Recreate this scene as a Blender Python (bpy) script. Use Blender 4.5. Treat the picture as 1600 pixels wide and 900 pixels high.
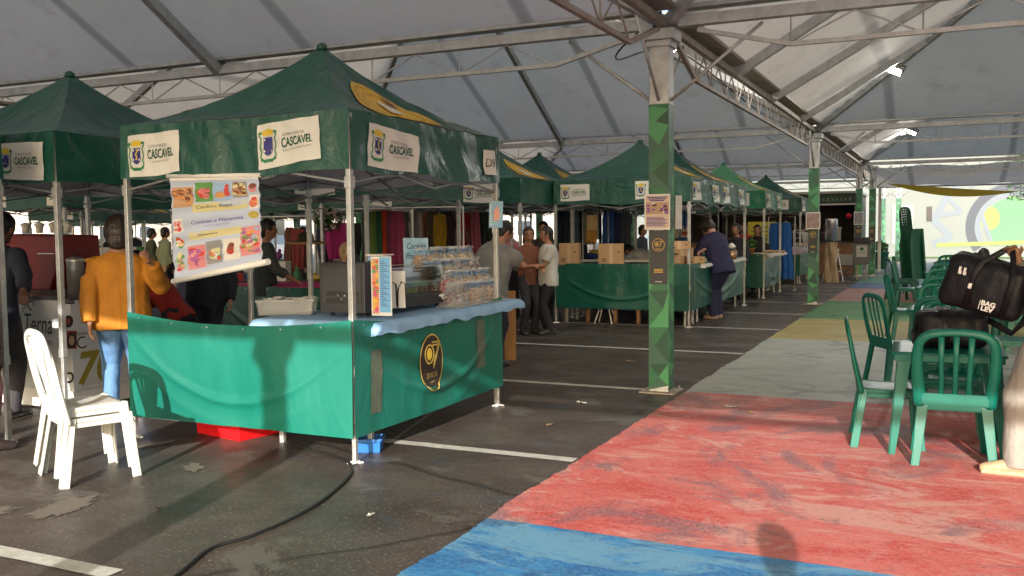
import bpy, bmesh, math, random
import numpy as np
from mathutils import Vector, Matrix, Euler, noise
R_ = math.radians
for o in list(bpy.data.objects): bpy.data.objects.remove(o)
scene = bpy.context.scene
C = scene.collection
random.seed(7)
# ------------------------------------------------------------------ camera
PITCH, ROLL, AZ, CAMH, FPX = 0.06284, -0.01009, 0.43747, 1.6, 1449.3
def _cam():
    c, s = math.cos(PITCH), math.sin(PITCH)
    F = Vector((0, c, -s)); Rr = Vector((1, 0, 0)); U = Rr.cross(F)
    R1 = math.cos(ROLL) * Rr + math.sin(ROLL) * U
    U1 = -math.sin(ROLL) * Rr + math.cos(ROLL) * U
    Z = Matrix.Rotation(AZ, 3, 'Z')
    F, R1, U1 = Z @ F, Z @ R1, Z @ U1
    M = Matrix((R1, U1, -F)).transposed().to_4x4()
    M.translation = Vector((0, 0, CAMH))
    cd = bpy.data.cameras.new('camera'); cd.sensor_width = 36; cd.lens = FPX / 1600 * 36
    cd.clip_start = .05; cd.clip_end = 2000
    o = bpy.data.objects.new('camera', cd); C.objects.link(o); o.matrix_world = M
    scene.camera = o
_cam()
# ------------------------------------------------------------------ light
SUN_TRAVEL = Vector((-.24, .97, -.345)).normalized()
w = bpy.data.worlds.new('World'); scene.world = w; w.use_nodes = True
nt = w.node_tree; nt.nodes.clear()
sky = nt.nodes.new('ShaderNodeTexSky'); sky.sky_type = 'NISHITA'; sky.sun_disc = False
sky.sun_elevation = R_(19); sky.sun_rotation = R_(166); sky.dust_density = 3.2; sky.air_density = 1.0
bg = nt.nodes.new('ShaderNodeBackground'); bg.inputs[1].default_value = .15
wo = nt.nodes.new('ShaderNodeOutputWorld')
nt.links.new(sky.outputs[0], bg.inputs[0]); nt.links.new(bg.outputs[0], wo.inputs[0])
sl = bpy.data.lights.new('sun', 'SUN'); sl.energy = 3.7; sl.angle = R_(.5); sl.color = (1, .95, .87)
so = bpy.data.objects.new('sun', sl); C.objects.link(so)
so.rotation_euler = SUN_TRAVEL.to_track_quat('-Z', 'Y').to_euler(); so.location = (5, -20, 12)
scene.view_settings.view_transform = 'Standard'; scene.view_settings.look = 'None'
scene.view_settings.gamma = 1; scene.view_settings.use_curve_mapping = False
scene.view_settings.exposure = 1.14
scene.render.engine = 'CYCLES'
cy = scene.cycles; cy.use_denoising = True; cy.max_bounces = 7; cy.diffuse_bounces = 5
cy.glossy_bounces = 3; cy.transmission_bounces = 4; cy.transparent_max_bounces = 8
cy.sample_clamp_indirect = 6; cy.caustics_reflective = False; cy.caustics_refractive = False
# ------------------------------------------------------------------ materials
MATS = {}
def mat(name, col, rough=.5, metal=0., var=0., vscale=4., bump=0., bscale=30., spec=.5,
        emit=None, estr=0., trans=0., back=None, coat=0., alpha=1., stretch=None, var2=None, sheen=0., dist=.02):
    if name in MATS: return MATS[name]
    m = bpy.data.materials.new(name); m.use_nodes = True; MATS[name] = m
    t = m.node_tree; N = t.nodes; L = t.links; b = N['Principled BSDF']; out = N['Material Output']
    b.inputs['Base Color'].default_value = (*col, 1); b.inputs['Roughness'].default_value = rough
    b.inputs['Metallic'].default_value = metal; b.inputs['Specular IOR Level'].default_value = spec
    b.inputs['Coat Weight'].default_value = coat; b.inputs['Alpha'].default_value = alpha
    b.inputs['Sheen Weight'].default_value = sheen
    m.diffuse_color = (*col, 1)
    if emit: b.inputs['Emission Color'].default_value = (*emit, 1); b.inputs['Emission Strength'].default_value = estr
    tc = N.new('ShaderNodeTexCoord'); mp = N.new('ShaderNodeMapping'); L.new(tc.outputs['Object'], mp.inputs[0])
    if stretch: mp.inputs['Scale'].default_value = stretch
    colsock = None
    if var or var2:
        n = N.new('ShaderNodeTexNoise'); n.inputs['Scale'].default_value = vscale; n.inputs['Detail'].default_value = 6
        n.inputs['Roughness'].default_value = .65; L.new(mp.outputs[0], n.inputs[0])
        r = N.new('ShaderNodeValToRGB'); r.color_ramp.elements[0].position = .3; r.color_ramp.elements[1].position = .7
        c2 = var2 or tuple(min(1, c * (1 + var)) for c in col)
        c1 = col if var2 else tuple(c * (1 - var) for c in col)
        r.color_ramp.elements[0].color = (*c1, 1); r.color_ramp.elements[1].color = (*c2, 1)
        L.new(n.outputs[0], r.inputs[0]); colsock = r.outputs[0]
        mr = N.new('ShaderNodeMapRange'); mr.inputs[3].default_value = max(0, rough - .1); mr.inputs[4].default_value = min(1, rough + .12)
        L.new(n.outputs[0], mr.inputs[0]); L.new(mr.outputs[0], b.inputs['Roughness'])
    if back:
        g = N.new('ShaderNodeNewGeometry'); mx = N.new('ShaderNodeMix'); mx.data_type = 'RGBA'
        L.new(g.outputs['Backfacing'], mx.inputs[0])
        if colsock: L.new(colsock, mx.inputs[6])
        else: mx.inputs[6].default_value = (*col, 1)
        mx.inputs[7].default_value = (*back, 1); colsock = mx.outputs[2]
    if colsock: L.new(colsock, b.inputs['Base Color'])
    if bump:
        n2 = N.new('ShaderNodeTexNoise'); n2.inputs['Scale'].default_value = bscale; n2.inputs['Detail'].default_value = 4
        n2.inputs['Distortion'].default_value = .6
        L.new(mp.outputs[0], n2.inputs[0]); bp = N.new('ShaderNodeBump'); bp.inputs['Strength'].default_value = bump
        bp.inputs['Distance'].default_value = dist; L.new(n2.outputs[0], bp.inputs['Height']); L.new(bp.outputs[0], b.inputs['Normal'])
    if trans:
        tr = N.new('ShaderNodeBsdfTranslucent'); ms = N.new('ShaderNodeMixShader'); ms.inputs[0].default_value = trans
        if colsock: L.new(colsock, tr.inputs[0])
        else: tr.inputs[0].default_value = (*col, 1)
        L.new(b.outputs[0], ms.inputs[1]); L.new(tr.outputs[0], ms.inputs[2]); L.new(ms.outputs[0], out.inputs[0])
    return m
def glass(name='clear_plastic', tint=(.95, .97, .97), rough=.05, k=.18):
    if name in MATS: return MATS[name]
    m = bpy.data.materials.new(name); m.use_nodes = True; MATS[name] = m
    t = m.node_tree; N = t.nodes; L = t.links; N.remove(N['Principled BSDF'])
    g = N.new('ShaderNodeBsdfGlossy'); g.inputs['Roughness'].default_value = rough
    d = N.new('ShaderNodeBsdfTransparent'); d.inputs[0].default_value = (*tint, 1)
    f = N.new('ShaderNodeFresnel'); f.inputs[0].default_value = 1.45
    a = N.new('ShaderNodeMath'); a.operation = 'ADD'; a.inputs[1].default_value = k
    L.new(f.outputs[0], a.inputs[0]); x = N.new('ShaderNodeMixShader'); L.new(a.outputs[0], x.inputs[0])
    L.new(d.outputs[0], x.inputs[1]); L.new(g.outputs[0], x.inputs[2]); L.new(x.outputs[0], N['Material Output'].inputs[0])
    return m
GREEN = mat('green_tarpaulin', (.004, .066, .050), .3, var2=(.018, .098, .074), vscale=1.6, bump=.8, bscale=3.2, spec=.6, back=(.72, .74, .75), dist=.05, trans=.02)
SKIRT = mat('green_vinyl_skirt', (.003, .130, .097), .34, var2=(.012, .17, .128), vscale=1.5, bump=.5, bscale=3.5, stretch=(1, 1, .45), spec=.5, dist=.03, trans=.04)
MEMB = mat('white_membrane', (.68, .65, .61), .75, var2=(.78, .76, .72), vscale=.5, bump=.35, bscale=1.2, dist=.12, trans=.31)
def _seams():
    t = MEMB.node_tree; N = t.nodes; L = t.links; b = N['Principled BSDF']; tc = [n for n in N if n.type == 'TEX_COORD'][0]
    w1 = N.new('ShaderNodeTexWave'); w1.wave_profile = 'SIN'; w1.bands_direction = 'X'; w1.inputs['Scale'].default_value = .115; w1.inputs['Distortion'].default_value = .25
    L.new(tc.outputs['Object'], w1.inputs[0]); r = N.new('ShaderNodeValToRGB'); r.color_ramp.elements[0].position = .985; r.color_ramp.elements[1].position = .998
    L.new(w1.outputs['Fac'], r.inputs[0]); src = b.inputs['Base Color'].links[0].from_socket; mx = N.new('ShaderNodeMix'); mx.data_type = 'RGBA'
    n = N.new('ShaderNodeTexNoise'); n.inputs['Scale'].default_value = 1.7; n.inputs['Detail'].default_value = 9; n.inputs['Roughness'].default_value = .75; L.new(tc.outputs['Object'], n.inputs[0])
    r2 = N.new('ShaderNodeValToRGB'); r2.color_ramp.elements[0].position = .54; r2.color_ramp.elements[1].position = .66; r2.color_ramp.elements[1].color = (.35, .35, .35, 1); L.new(n.outputs[0], r2.inputs[0])
    m2 = N.new('ShaderNodeMix'); m2.data_type = 'RGBA'; L.new(r2.outputs[0], m2.inputs[0]); L.new(src, m2.inputs[6]); m2.inputs[7].default_value = (.40, .36, .29, 1)
    L.new(r.outputs[0], mx.inputs[0]); L.new(m2.outputs[2], mx.inputs[6]); mx.inputs[7].default_value = (.42, .41, .39, 1); L.new(mx.outputs[2], b.inputs['Base Color'])
    for nd in N:
        if nd.type == 'BSDF_TRANSLUCENT':
            m3 = N.new('ShaderNodeMix'); m3.data_type = 'RGBA'; m3.blend_type = 'MULTIPLY'; m3.inputs[0].default_value = 1; L.new(mx.outputs[2], m3.inputs[6]); m3.inputs[7].default_value = (1, .91, .80, 1)
            L.new(m3.outputs[2], nd.inputs[0]); break
_seams()
STEEL = mat('galvanised_steel', (.52, .53, .53), .5, metal=.5, var=.22, vscale=9, bump=.05, bscale=60)
STEELD = mat('weathered_steel', (.40, .38, .35), .6, metal=.35, var=.35, vscale=5, bump=.1, bscale=40, var2=(.30, .23, .18))
ALU = mat('tube_aluminium', (.55, .56, .57), .38, metal=.8, var=.15, vscale=14)
LEGM = mat('leg_metal', (.46, .47, .47), .42, metal=.55, var=.25, vscale=14)
WHITE = mat('white_print', (.72, .72, .70), .5, var=.05, vscale=6, bump=.15, bscale=9)
BLACK = mat('black_plastic', (.012, .012, .014), .4)
WPAINT = mat('white_paint', (.78, .78, .76), .4)
DKGREEN = mat('dark_green_ink', (.01, .09, .055), .5)
GREYINK = mat('grey_ink', (.22, .22, .23), .5)
NAVYINK = mat('navy_ink', (.03, .03, .2), .5)
GOLD = mat('gold_ink', (.72, .52, .04), .45)
LGREEN = mat('crest_green', (.03, .22, .09), .5)
# ------------------------------------------------------------------ mesh helpers
def bas(d):
    d = Vector(d).normalized(); a = Vector((0, 0, 1)) if abs(d.z) < .9 else Vector((1, 0, 0))
    x = a.cross(d).normalized(); return x, d.cross(x).normalized()
class MB:
    def __init__(s): s.v = []; s.f = []; s.m = []; s.s = []
    def add(s, vs, fs, mi=0, sm=False, M=None):
        k = len(s.v)
        s.v += [tuple(M @ Vector(p)) if M else tuple(p) for p in vs]
        for f in fs: s.f.append(tuple(i + k for i in f)); s.m.append(mi); s.s.append(sm)
        return s
    def box(s, c, d, rot=None, mi=0, taper=1.):
        x, y, z = d[0] / 2, d[1] / 2, d[2] / 2
        vs = [(sx * x * (taper if sz > 0 else 1), sy * y * (taper if sz > 0 else 1), sz * z) for sz in (-1, 1) for sx, sy in ((-1, -1), (1, -1), (1, 1), (-1, 1))]
        M = Matrix.Translation(c) @ (Euler(rot).to_matrix().to_4x4() if rot else Matrix())
        return s.add(vs, [(3, 2, 1, 0), (4, 5, 6, 7), (0, 1, 5, 4), (1, 2, 6, 5), (2, 3, 7, 6), (3, 0, 4, 7)], mi, False, M)
    def tube(s, pts, r, n=8, mi=0, flat=1., up=None, sm=True, cap=True, phase=0):
        pts = [Vector(p) for p in pts]; m = len(pts)
        rr = r if isinstance(r, (list, tuple)) else [r] * m
        vs = []
        for i, p in enumerate(pts):
            d = (pts[min(i + 1, m - 1)] - pts[max(i - 1, 0)])
            if up is not None:
                d = d.normalized(); x = Vector(up).cross(d).normalized(); y = d.cross(x).normalized()
            else: x, y = bas(d)
            for k in range(n):
                a = 2 * math.pi * k / n + phase
                vs.append(p + (x * math.cos(a) + y * math.sin(a) * flat) * rr[i])
        fs = [(i * n + k, i * n + (k + 1) % n, (i + 1) * n + (k + 1) % n, (i + 1) * n + k) for i in range(m - 1) for k in range(n)]
        s.add(vs, fs, mi, sm)
        if cap: s.add(vs[:n], [tuple(reversed(range(n)))], mi); s.add(vs[-n:], [tuple(range(n))], mi)
        return s
    def bar(s, a, b, w, h=None, mi=0, up=(0, 0, 1)):
        h = h or w; a, b = Vector(a), Vector(b); d = (b - a).normalized()
        u = Vector(up)
        if abs(d.dot(u)) > .95: u = Vector((0, 1, 0))
        x = u.cross(d).normalized(); y = d.cross(x).normalized()
        vs = [p + x * sx * w / 2 + y * sy * h / 2 for p in (a, b) for sx, sy in ((-1, -1), (1, -1), (1, 1), (-1, 1))]
        return s.add(vs, [(3, 2, 1, 0), (4, 5, 6, 7), (0, 1, 5, 4), (1, 2, 6, 5), (2, 3, 7, 6), (3, 0, 4, 7)], mi)
    def grid(s, fn, nu, nv, mi=0, sm=True, flip=False, closed=False):
        vs = [fn(i / nu, j / nv) for j in range(nv + 1) for i in range(nu + 1)]
        q = []
        for j in range(nv):
            for i in range(nu):
                a = j * (nu + 1) + i; f = (a, a + 1, a + nu + 2, a + nu + 1); q.append(f[::-1] if flip else f)
        return s.add(vs, q, mi, sm)
    def slab(s, fn, nu, nv, th, mi=0, sm=True):
        """closed sheet: fn(u,v,off)"""
        a = [fn(i / nu, j / nv, 0) for j in range(nv + 1) for i in range(nu + 1)]
        b = [fn(i / nu, j / nv, -th) for j in range(nv + 1) for i in range(nu + 1)]
        n = len(a); q = []
        for j in range(nv):
            for i in range(nu):
                k = j * (nu + 1) + i; q.append((k, k + 1, k + nu + 2, k + nu + 1)); q.append((n + k, n + k + nu + 1, n + k + nu + 2, n + k + 1))
        W = nu + 1
        for i in range(nu): q.append((i + 1, i, n + i, n + i + 1)); k = nv * W + i; q.append((k, k + 1, n + k + 1, n + k))
        for j in range(nv): k = j * W; q.append((k, k + W, n + k + W, n + k)); k += nu; q.append((k + W, k, n + k, n + k + W))
        return s.add(a + b, q, mi, sm)
    def lathe(s, prof, c=(0, 0, 0), n=20, mi=0, sm=True, M=None, sx=1, sy=1):
        vs = [(c[0] + r * math.cos(2 * math.pi * k / n) * sx, c[1] + r * math.sin(2 * math.pi * k / n) * sy, c[2] + z) for r, z in prof for k in range(n)]
        fs = [(i * n + k, i * n + (k + 1) % n, (i + 1) * n + (k + 1) % n, (i + 1) * n + k) for i in range(len(prof) - 1) for k in range(n)]
        fs += [tuple(reversed(range(n))), tuple(range((len(prof) - 1) * n, len(prof) * n))]
        return s.add(vs, fs, mi, sm, M)
    def ball(s, c, r, mi=0, n=12, m=8, M=None):
        if not isinstance(r, (list, tuple)): r = (r, r, r)
        vs = []; fs = []
        for j in range(m + 1):
            t = math.pi * j / m
            for k in range(n):
                a = 2 * math.pi * k / n; p = Vector((math.sin(t) * math.cos(a) * r[0], math.sin(t) * math.sin(a) * r[1], math.cos(t) * r[2]))
                if M: p = M @ p
                vs.append(Vector(c) + p)
        for j in range(m):
            for k in range(n): fs.append((j * n + k, (j + 1) * n + k, (j + 1) * n + (k + 1) % n, j * n + (k + 1) % n))
        return s.add(vs, fs, mi, True)
    def loft(s, rings, n=14, mi=0):
        """rings: (centre, xaxis, yaxis) vectors already scaled"""
        vs = []
        for c, x, y in rings:
            for k in range(n):
                a = 2 * math.pi * k / n; vs.append(Vector(c) + Vector(x) * math.cos(a) + Vector(y) * math.sin(a))
        m = len(rings)
        fs = [(i * n + k, i * n + (k + 1) % n, (i + 1) * n + (k + 1) % n, (i + 1) * n + k) for i in range(m - 1) for k in range(n)]
        fs += [tuple(reversed(range(n))), tuple(range((m - 1) * n, m * n))]
        return s.add(vs, fs, mi, True)
    def flat(s, pts, fn, mi=0, thick=0):
        """2d polygon mapped by fn(a,b)"""
        return s.add([fn(a, b) for a, b in pts], [tuple(range(len(pts)))], mi)
    def build(s, name, mats, parent=None, bevel=0., world=False, norm=True, sub=0):
        me = bpy.data.meshes.new(name)
        vs = s.v
        o = bpy.data.objects.new(name, me); C.objects.link(o)
        if parent is not None:
            o.parent = parent
            if world:
                Mi = wm(parent).inverted(); vs = [tuple(Mi @ Vector(p)) for p in vs]
        me.from_pydata([tuple(p) for p in vs], [], s.f)
        mats = mats if isinstance(mats, (list, tuple)) else [mats]
        for m in mats: me.materials.append(m)
        me.polygons.foreach_set('material_index', [min(i, len(mats) - 1) for i in s.m])
        me.polygons.foreach_set('use_smooth', s.s); me.update()
        if norm:
            b = bmesh.new(); b.from_mesh(me); bmesh.ops.remove_doubles(b, verts=b.verts, dist=1e-5)
            bmesh.ops.recalc_face_normals(b, faces=b.faces); b.to_mesh(me); b.free()
        if bevel:
            md = o.modifiers.new('bevel', 'BEVEL'); md.width = bevel; md.segments = 2; md.limit_method = 'ANGLE'; md.angle_limit = R_(40)
        if sub:
            md = o.modifiers.new('sub', 'SUBSURF'); md.levels = md.render_levels = sub
        return o
def wm(o):
    M = o.matrix_basis.copy()
    # rotation/location set directly: compose
    M = Matrix.Translation(o.location) @ o.rotation_euler.to_matrix().to_4x4()
    return (wm(o.parent) @ M) if o.parent else M
def thing(name, label, cat, loc=(0, 0, 0), rz=0, group=None, kind=None, rot=None):
    o = bpy.data.objects.new(name, None); C.objects.link(o); o.location = loc
    o.rotation_euler = rot or (0, 0, rz); o.empty_display_size = .2
    return tag(o, label, cat, group, kind)
def tag(o, label, cat, group=None, kind=None):
    if label: o['label'] = label
    if cat: o['category'] = cat
    if group: o['group'] = group
    if kind: o['kind'] = kind
    return o
def struct(o): o['kind'] = 'structure'; return o
def kids(o): return [c for c in C.objects if c.parent == o]
def copy_tree(src, loc=None, rz=None, label=None, parent=None, group=None, ch=None, swap=None):
    if ch is None:
        ch = {}
        for c in C.objects:
            if c.parent: ch.setdefault(c.parent.name, []).append(c)
    c = src.copy(); C.objects.link(c)
    if parent: c.parent = parent
    if loc is not None: c.location = loc
    if rz is not None: c.rotation_euler = (0, 0, rz)
    if label: c['label'] = label
    if group: c['group'] = group
    if swap and c.type == 'MESH':
        for s in c.material_slots:
            nm = s.material.name if s.material else ''
            if nm in swap: s.link = 'OBJECT'; s.material = swap[nm]
    for k in ch.get(src.name, []): copy_tree(k, parent=c, ch=ch, swap=swap)
    return c
_TX = {}
TMP = bpy.data.scenes.new('tmp')
def eval_mesh(o):
    TMP.collection.objects.link(o); vl = TMP.view_layers[0]; vl.update()
    dg = vl.depsgraph; dg.update(); me = bpy.data.meshes.new_from_object(o.evaluated_get(dg), depsgraph=dg)
    TMP.collection.objects.unlink(o); return me
def text2d(body, size, bold=0., align='CENTER', italic=0.):
    key = (body, size, bold, align, italic)
    if key in _TX: return _TX[key]
    cu = bpy.data.curves.new('t', 'FONT'); cu.body = body; cu.size = size; cu.offset = bold; cu.align_x = align; cu.align_y = 'CENTER'
    cu.resolution_u = 3; cu.shear = italic
    o = bpy.data.objects.new('t', cu); me = eval_mesh(o)
    r = ([(v.co.x, v.co.y) for v in me.vertices], [tuple(p.vertices) for p in me.polygons])
    bpy.data.objects.remove(o); bpy.data.curves.remove(cu); bpy.data.meshes.remove(me)
    _TX[key] = r; return r
def put_text(mb, body, size, fn, a0=0, b0=0, mi=0, bold=0., align='CENTER', italic=0., width=None, rot=0):
    v, f = text2d(body, size, bold, align, italic)
    if not v: return
    k = 1
    if width:
        xs = [p[0] for p in v]; k = width / max(1e-6, max(xs) - min(xs))
    c, s_ = math.cos(rot), math.sin(rot)
    mb.add([fn(a0 + x * k * c - y * s_, b0 + x * k * s_ + y * c) for x, y in v], f, mi)
def nz(a, b, c=0): return noise.noise(Vector((a, b, c)))
def ellipse(a0, b0, ra, rb, n=24): return [(a0 + ra * math.cos(2 * math.pi * k / n), b0 + rb * math.sin(2 * math.pi * k / n)) for k in range(n)]
def ring(mb, fn, a0, b0, ra, rb, w, mi, n=36, t0=0, t1=2 * math.pi):
    def g(u, v):
        t = t0 + (t1 - t0) * u; k = 1 - w / max(ra, rb) * v
        return fn(a0 + ra * k * math.cos(t), b0 + rb * k * math.sin(t))
    mb.grid(g, n, 1, mi, False)
# ================================================================== GROUND
def ground_mat():
    m = bpy.data.materials.new('worn_asphalt'); m.use_nodes = True; t = m.node_tree; N = t.nodes; L = t.links
    b = N['Principled BSDF']; b.inputs['Specular IOR Level'].default_value = .3; tc = N.new('ShaderNodeTexCoord')
    def no(scale, det=6, rough=.6, dist=0., st=None):
        n = N.new('ShaderNodeTexNoise'); n.inputs['Scale'].default_value = scale; n.inputs['Detail'].default_value = det
        n.inputs['Roughness'].default_value = rough; n.inputs['Distortion'].default_value = dist
        if st:
            mp = N.new('ShaderNodeMapping'); mp.inputs['Scale'].default_value = st[0]; mp.inputs['Location'].default_value = st[1]
            L.new(tc.outputs['Object'], mp.inputs[0]); L.new(mp.outputs[0], n.inputs[0])
        else: L.new(tc.outputs['Object'], n.inputs[0])
        return n.outputs[0]
    def ramp(s, stops):
        r = N.new('ShaderNodeValToRGB'); e = r.color_ramp.elements
        while len(e) > 1: e.remove(e[-1])
        e[0].position = stops[0][0]; e[0].color = (*stops[0][1], 1)
        for p, c in stops[1:]: x = e.new(p); x.color = (*c, 1)
        L.new(s, r.inputs[0]); return r.outputs[0]
    def mix(f, a, c):
        x = N.new('ShaderNodeMix'); x.data_type = 'RGBA'; L.new(f, x.inputs[0])
        for s, i in ((a, 6), (c, 7)):
            if isinstance(s, tuple): x.inputs[i].default_value = (*s, 1)
            else: L.new(s, x.inputs[i])
        return x.outputs[2]
    base = ramp(no(1.3, 8, .6), [(.32, (.041, .032, .027)), (.5, (.064, .051, .044)), (.68, (.094, .078, .068))])
    speck = ramp(no(52, 3, .6), [(.60, (0, 0, 0)), (.68, (.9, .9, .9))])
    c = mix(speck, base, (.24, .22, .195)); c = mix(ramp(no(60, 3, .6, 0, ((1, 1, 1), (4, 4, 0))), [(.57, (0, 0, 0)), (.66, (.8, .8, .8))]), c, (.020, .016, .014))
    crk = N.new('ShaderNodeTexVoronoi'); crk.feature = 'DISTANCE_TO_EDGE'; crk.inputs['Scale'].default_value = .35; wv = N.new('ShaderNodeMapping'); mxv = N.new('ShaderNodeMix'); mxv.data_type = 'VECTOR'; mxv.inputs[0].default_value = .12
    nn = N.new('ShaderNodeTexNoise'); nn.inputs['Scale'].default_value = 1.4; nn.inputs['Detail'].default_value = 7; L.new(tc.outputs['Object'], nn.inputs[0]); L.new(tc.outputs['Object'], mxv.inputs[4]); L.new(nn.outputs['Color'], mxv.inputs[5]); L.new(mxv.outputs[1], crk.inputs['Vector'])
    c = mix(ramp(crk.outputs['Distance'], [(.0, (.8, .8, .8)), (.010, (0, 0, 0))]), c, (.018, .014, .012))
    dirt = ramp(no(.9, 9, .72, .5, ((1, 1.6, 1), (9.3, 2.1, 0))), [(.56, (0, 0, 0)), (.60, (.8, .8, .8))])
    c = mix(dirt, c, (.105, .098, .086))
    blue = ramp(no(.7, 9, .74, .8, ((.8, 2.0, 1), (3, 7, 0))), [(.57, (0, 0, 0)), (.68, (.5, .5, .5))])
    c = mix(blue, c, (.045, .095, .15))
    L.new(c, b.inputs['Base Color'])
    rr = N.new('ShaderNodeMapRange'); L.new(no(.9, 6, .7), rr.inputs[0]); rr.inputs[1].default_value = .35; rr.inputs[2].default_value = .7
    rr.inputs[3].default_value = .28; rr.inputs[4].default_value = .62; L.new(rr.outputs[0], b.inputs['Roughness'])
    bp = N.new('ShaderNodeBump'); bp.inputs['Strength'].default_value = .35; bp.inputs['Distance'].default_value = .006
    L.new(no(140, 3, .6), bp.inputs['Height']); L.new(bp.outputs[0], b.inputs['Normal'])
    return m
def paint_mat(name, c1, c2, worn, stain=None, rough=.56, wearlo=.52, warp=(1, 1, 1), sd=0):
    m = bpy.data.materials.new(name); m.use_nodes = True; t = m.node_tree; N = t.nodes; L = t.links
    b = N['Principled BSDF']; tc = N.new('ShaderNodeTexCoord')
    def no(scale, det=7, rg=.65, dist=.5, loc=(0, 0, 0), st=warp):
        n = N.new('ShaderNodeTexNoise'); n.inputs['Scale'].default_value = scale; n.inputs['Detail'].default_value = det
        n.inputs['Roughness'].default_value = rg; n.inputs['Distortion'].default_value = dist
        mp = N.new('ShaderNodeMapping'); mp.inputs['Location'].default_value = (loc[0] + sd, loc[1] + sd * 3, 0); mp.inputs['Scale'].default_value = st
        L.new(tc.outputs['Object'], mp.inputs[0]); L.new(mp.outputs[0], n.inputs[0]); return n.outputs[0]
    def ramp(s, a, bb, k=1.):
        r = N.new('ShaderNodeValToRGB'); r.color_ramp.elements[0].position = a; r.color_ramp.elements[1].position = bb
        r.color_ramp.elements[0].color = (0, 0, 0, 1); r.color_ramp.elements[1].color = (k, k, k, 1); L.new(s, r.inputs[0]); return r.outputs[0]
    def mix(f, a, c):
        x = N.new('ShaderNodeMix'); x.data_type = 'RGBA'; L.new(f, x.inputs[0])
        for s, i in ((a, 6), (c, 7)):
            if isinstance(s, tuple): x.inputs[i].default_value = (*s, 1)
            else: L.new(s, x.inputs[i])
        return x.outputs[2]
    c = mix(ramp(no(1.5, 10, .75, .8, (0, 0, 0), (1, 1.8, 1)), .44, .56), c1, c2)
    c = mix(ramp(no(6, 8, .7, .3, (7, 7, 0), (1, 2, 1)), .50, .60, .45), c, c2)
    c = mix(ramp(no(1.0, 12, .78, 1.0, (5, 3, 0), (1, 2.2, 1)), wearlo, wearlo + .06, .85), c, worn)
    if stain: c = mix(ramp(no(.75, 8, .7, 1.2, (1.5, 8, 0), (1.1, 1.0, 1)), .52, .60, .75), c, stain)
    c = mix(ramp(no(45, 5, .7, .2, (11, 2, 0), (1, 1.3, 1)), .44, .62, .4), c, worn)
    c = mix(ramp(no(24, 4, .6, .2, (2, 2, 0), (1, 1.4, 1)), .61, .66, .45), c, (.09, .06, .05))
    L.new(c, b.inputs['Base Color'])
    mr = N.new('ShaderNodeMapRange'); L.new(no(1.5), mr.inputs[0]); mr.inputs[3].default_value = rough - .12; mr.inputs[4].default_value = rough + .2
    L.new(mr.outputs[0], b.inputs['Roughness'])
    bp = N.new('ShaderNodeBump'); bp.inputs['Strength'].default_value = .3; bp.inputs['Distance'].default_value = .005
    L.new(no(120, 3, .6, 0), bp.inputs['Height']); L.new(bp.outputs[0], b.inputs['Normal'])
    return m
g = MB().grid(lambda u, v: (-300 + 600 * u, -120 + 620 * v, 0), 30, 30, sm=False).build('ground', ground_mat(), norm=False); struct(g)
CONC = mat('pale_concrete', (.42, .41, .38), .8, var=.15, vscale=1.5, bump=.2, bscale=40)
struct(MB().grid(lambda u, v: (-80 + 160 * u, 34 + 60 * v, .004), 4, 4, sm=False).build('plaza_pavement', CONC, norm=False))
struct(MB().grid(lambda u, v: (-70 + 120 * u, -60 + 56.5 * v, .004), 4, 4, sm=False).build('bounce_pavement', CONC, norm=False))  # unseen pale ground added behind the camera to bounce sunlight onto the near roof
GRASS = mat('grass_verge', (.09, .2, .03), .9, var=.4, vscale=8)
struct(MB().grid(lambda u, v: (-3 + 14 * u, 49.2 + 2.6 * v, .010), 4, 2, sm=False).build('grass_verge', GRASS, norm=False))
# light worn patches on the asphalt (real patches with ragged outline)
def blob(cx, cy, rx, ry, seed, n=60, z=.004, rot=0):
    mb = MB(); pts = []
    for k in range(n):
        a = 2 * math.pi * k / n; r = 1 + .5 * nz(math.cos(a) * 1.6 + seed, math.sin(a) * 1.6) + .3 * nz(math.cos(a) * 5 + seed, math.sin(a) * 5) + .2 * nz(math.cos(a) * 14 + seed, math.sin(a) * 14)
        x, y = rx * r * math.cos(a), ry * r * math.sin(a)
        pts.append((cx + x * math.cos(rot) - y * math.sin(rot), cy + x * math.sin(rot) + y * math.cos(rot), z))
    mb.add(pts + [(cx, cy, z)], [(k, (k + 1) % n, n) for k in range(n)]); return mb
PATCH = mat('dried_grout', (.125, .108, .09), .8, var=.12, vscale=9)
for i, (x, y, rx, ry, s) in enumerate([(-4.66, 3.72, .10, .24, 1), (-5.05, 3.45, .2, .10, 3), (-4.62, 4.72, .06, .12, 4), (-5.4, 5.1, .2, .05, 6)]):
    struct(blob(x, y, rx, ry, s * 3.7, n=240, z=.0045 + i * .0012, rot=.2 * s).build('dried_patch', PATCH, norm=False))
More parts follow.
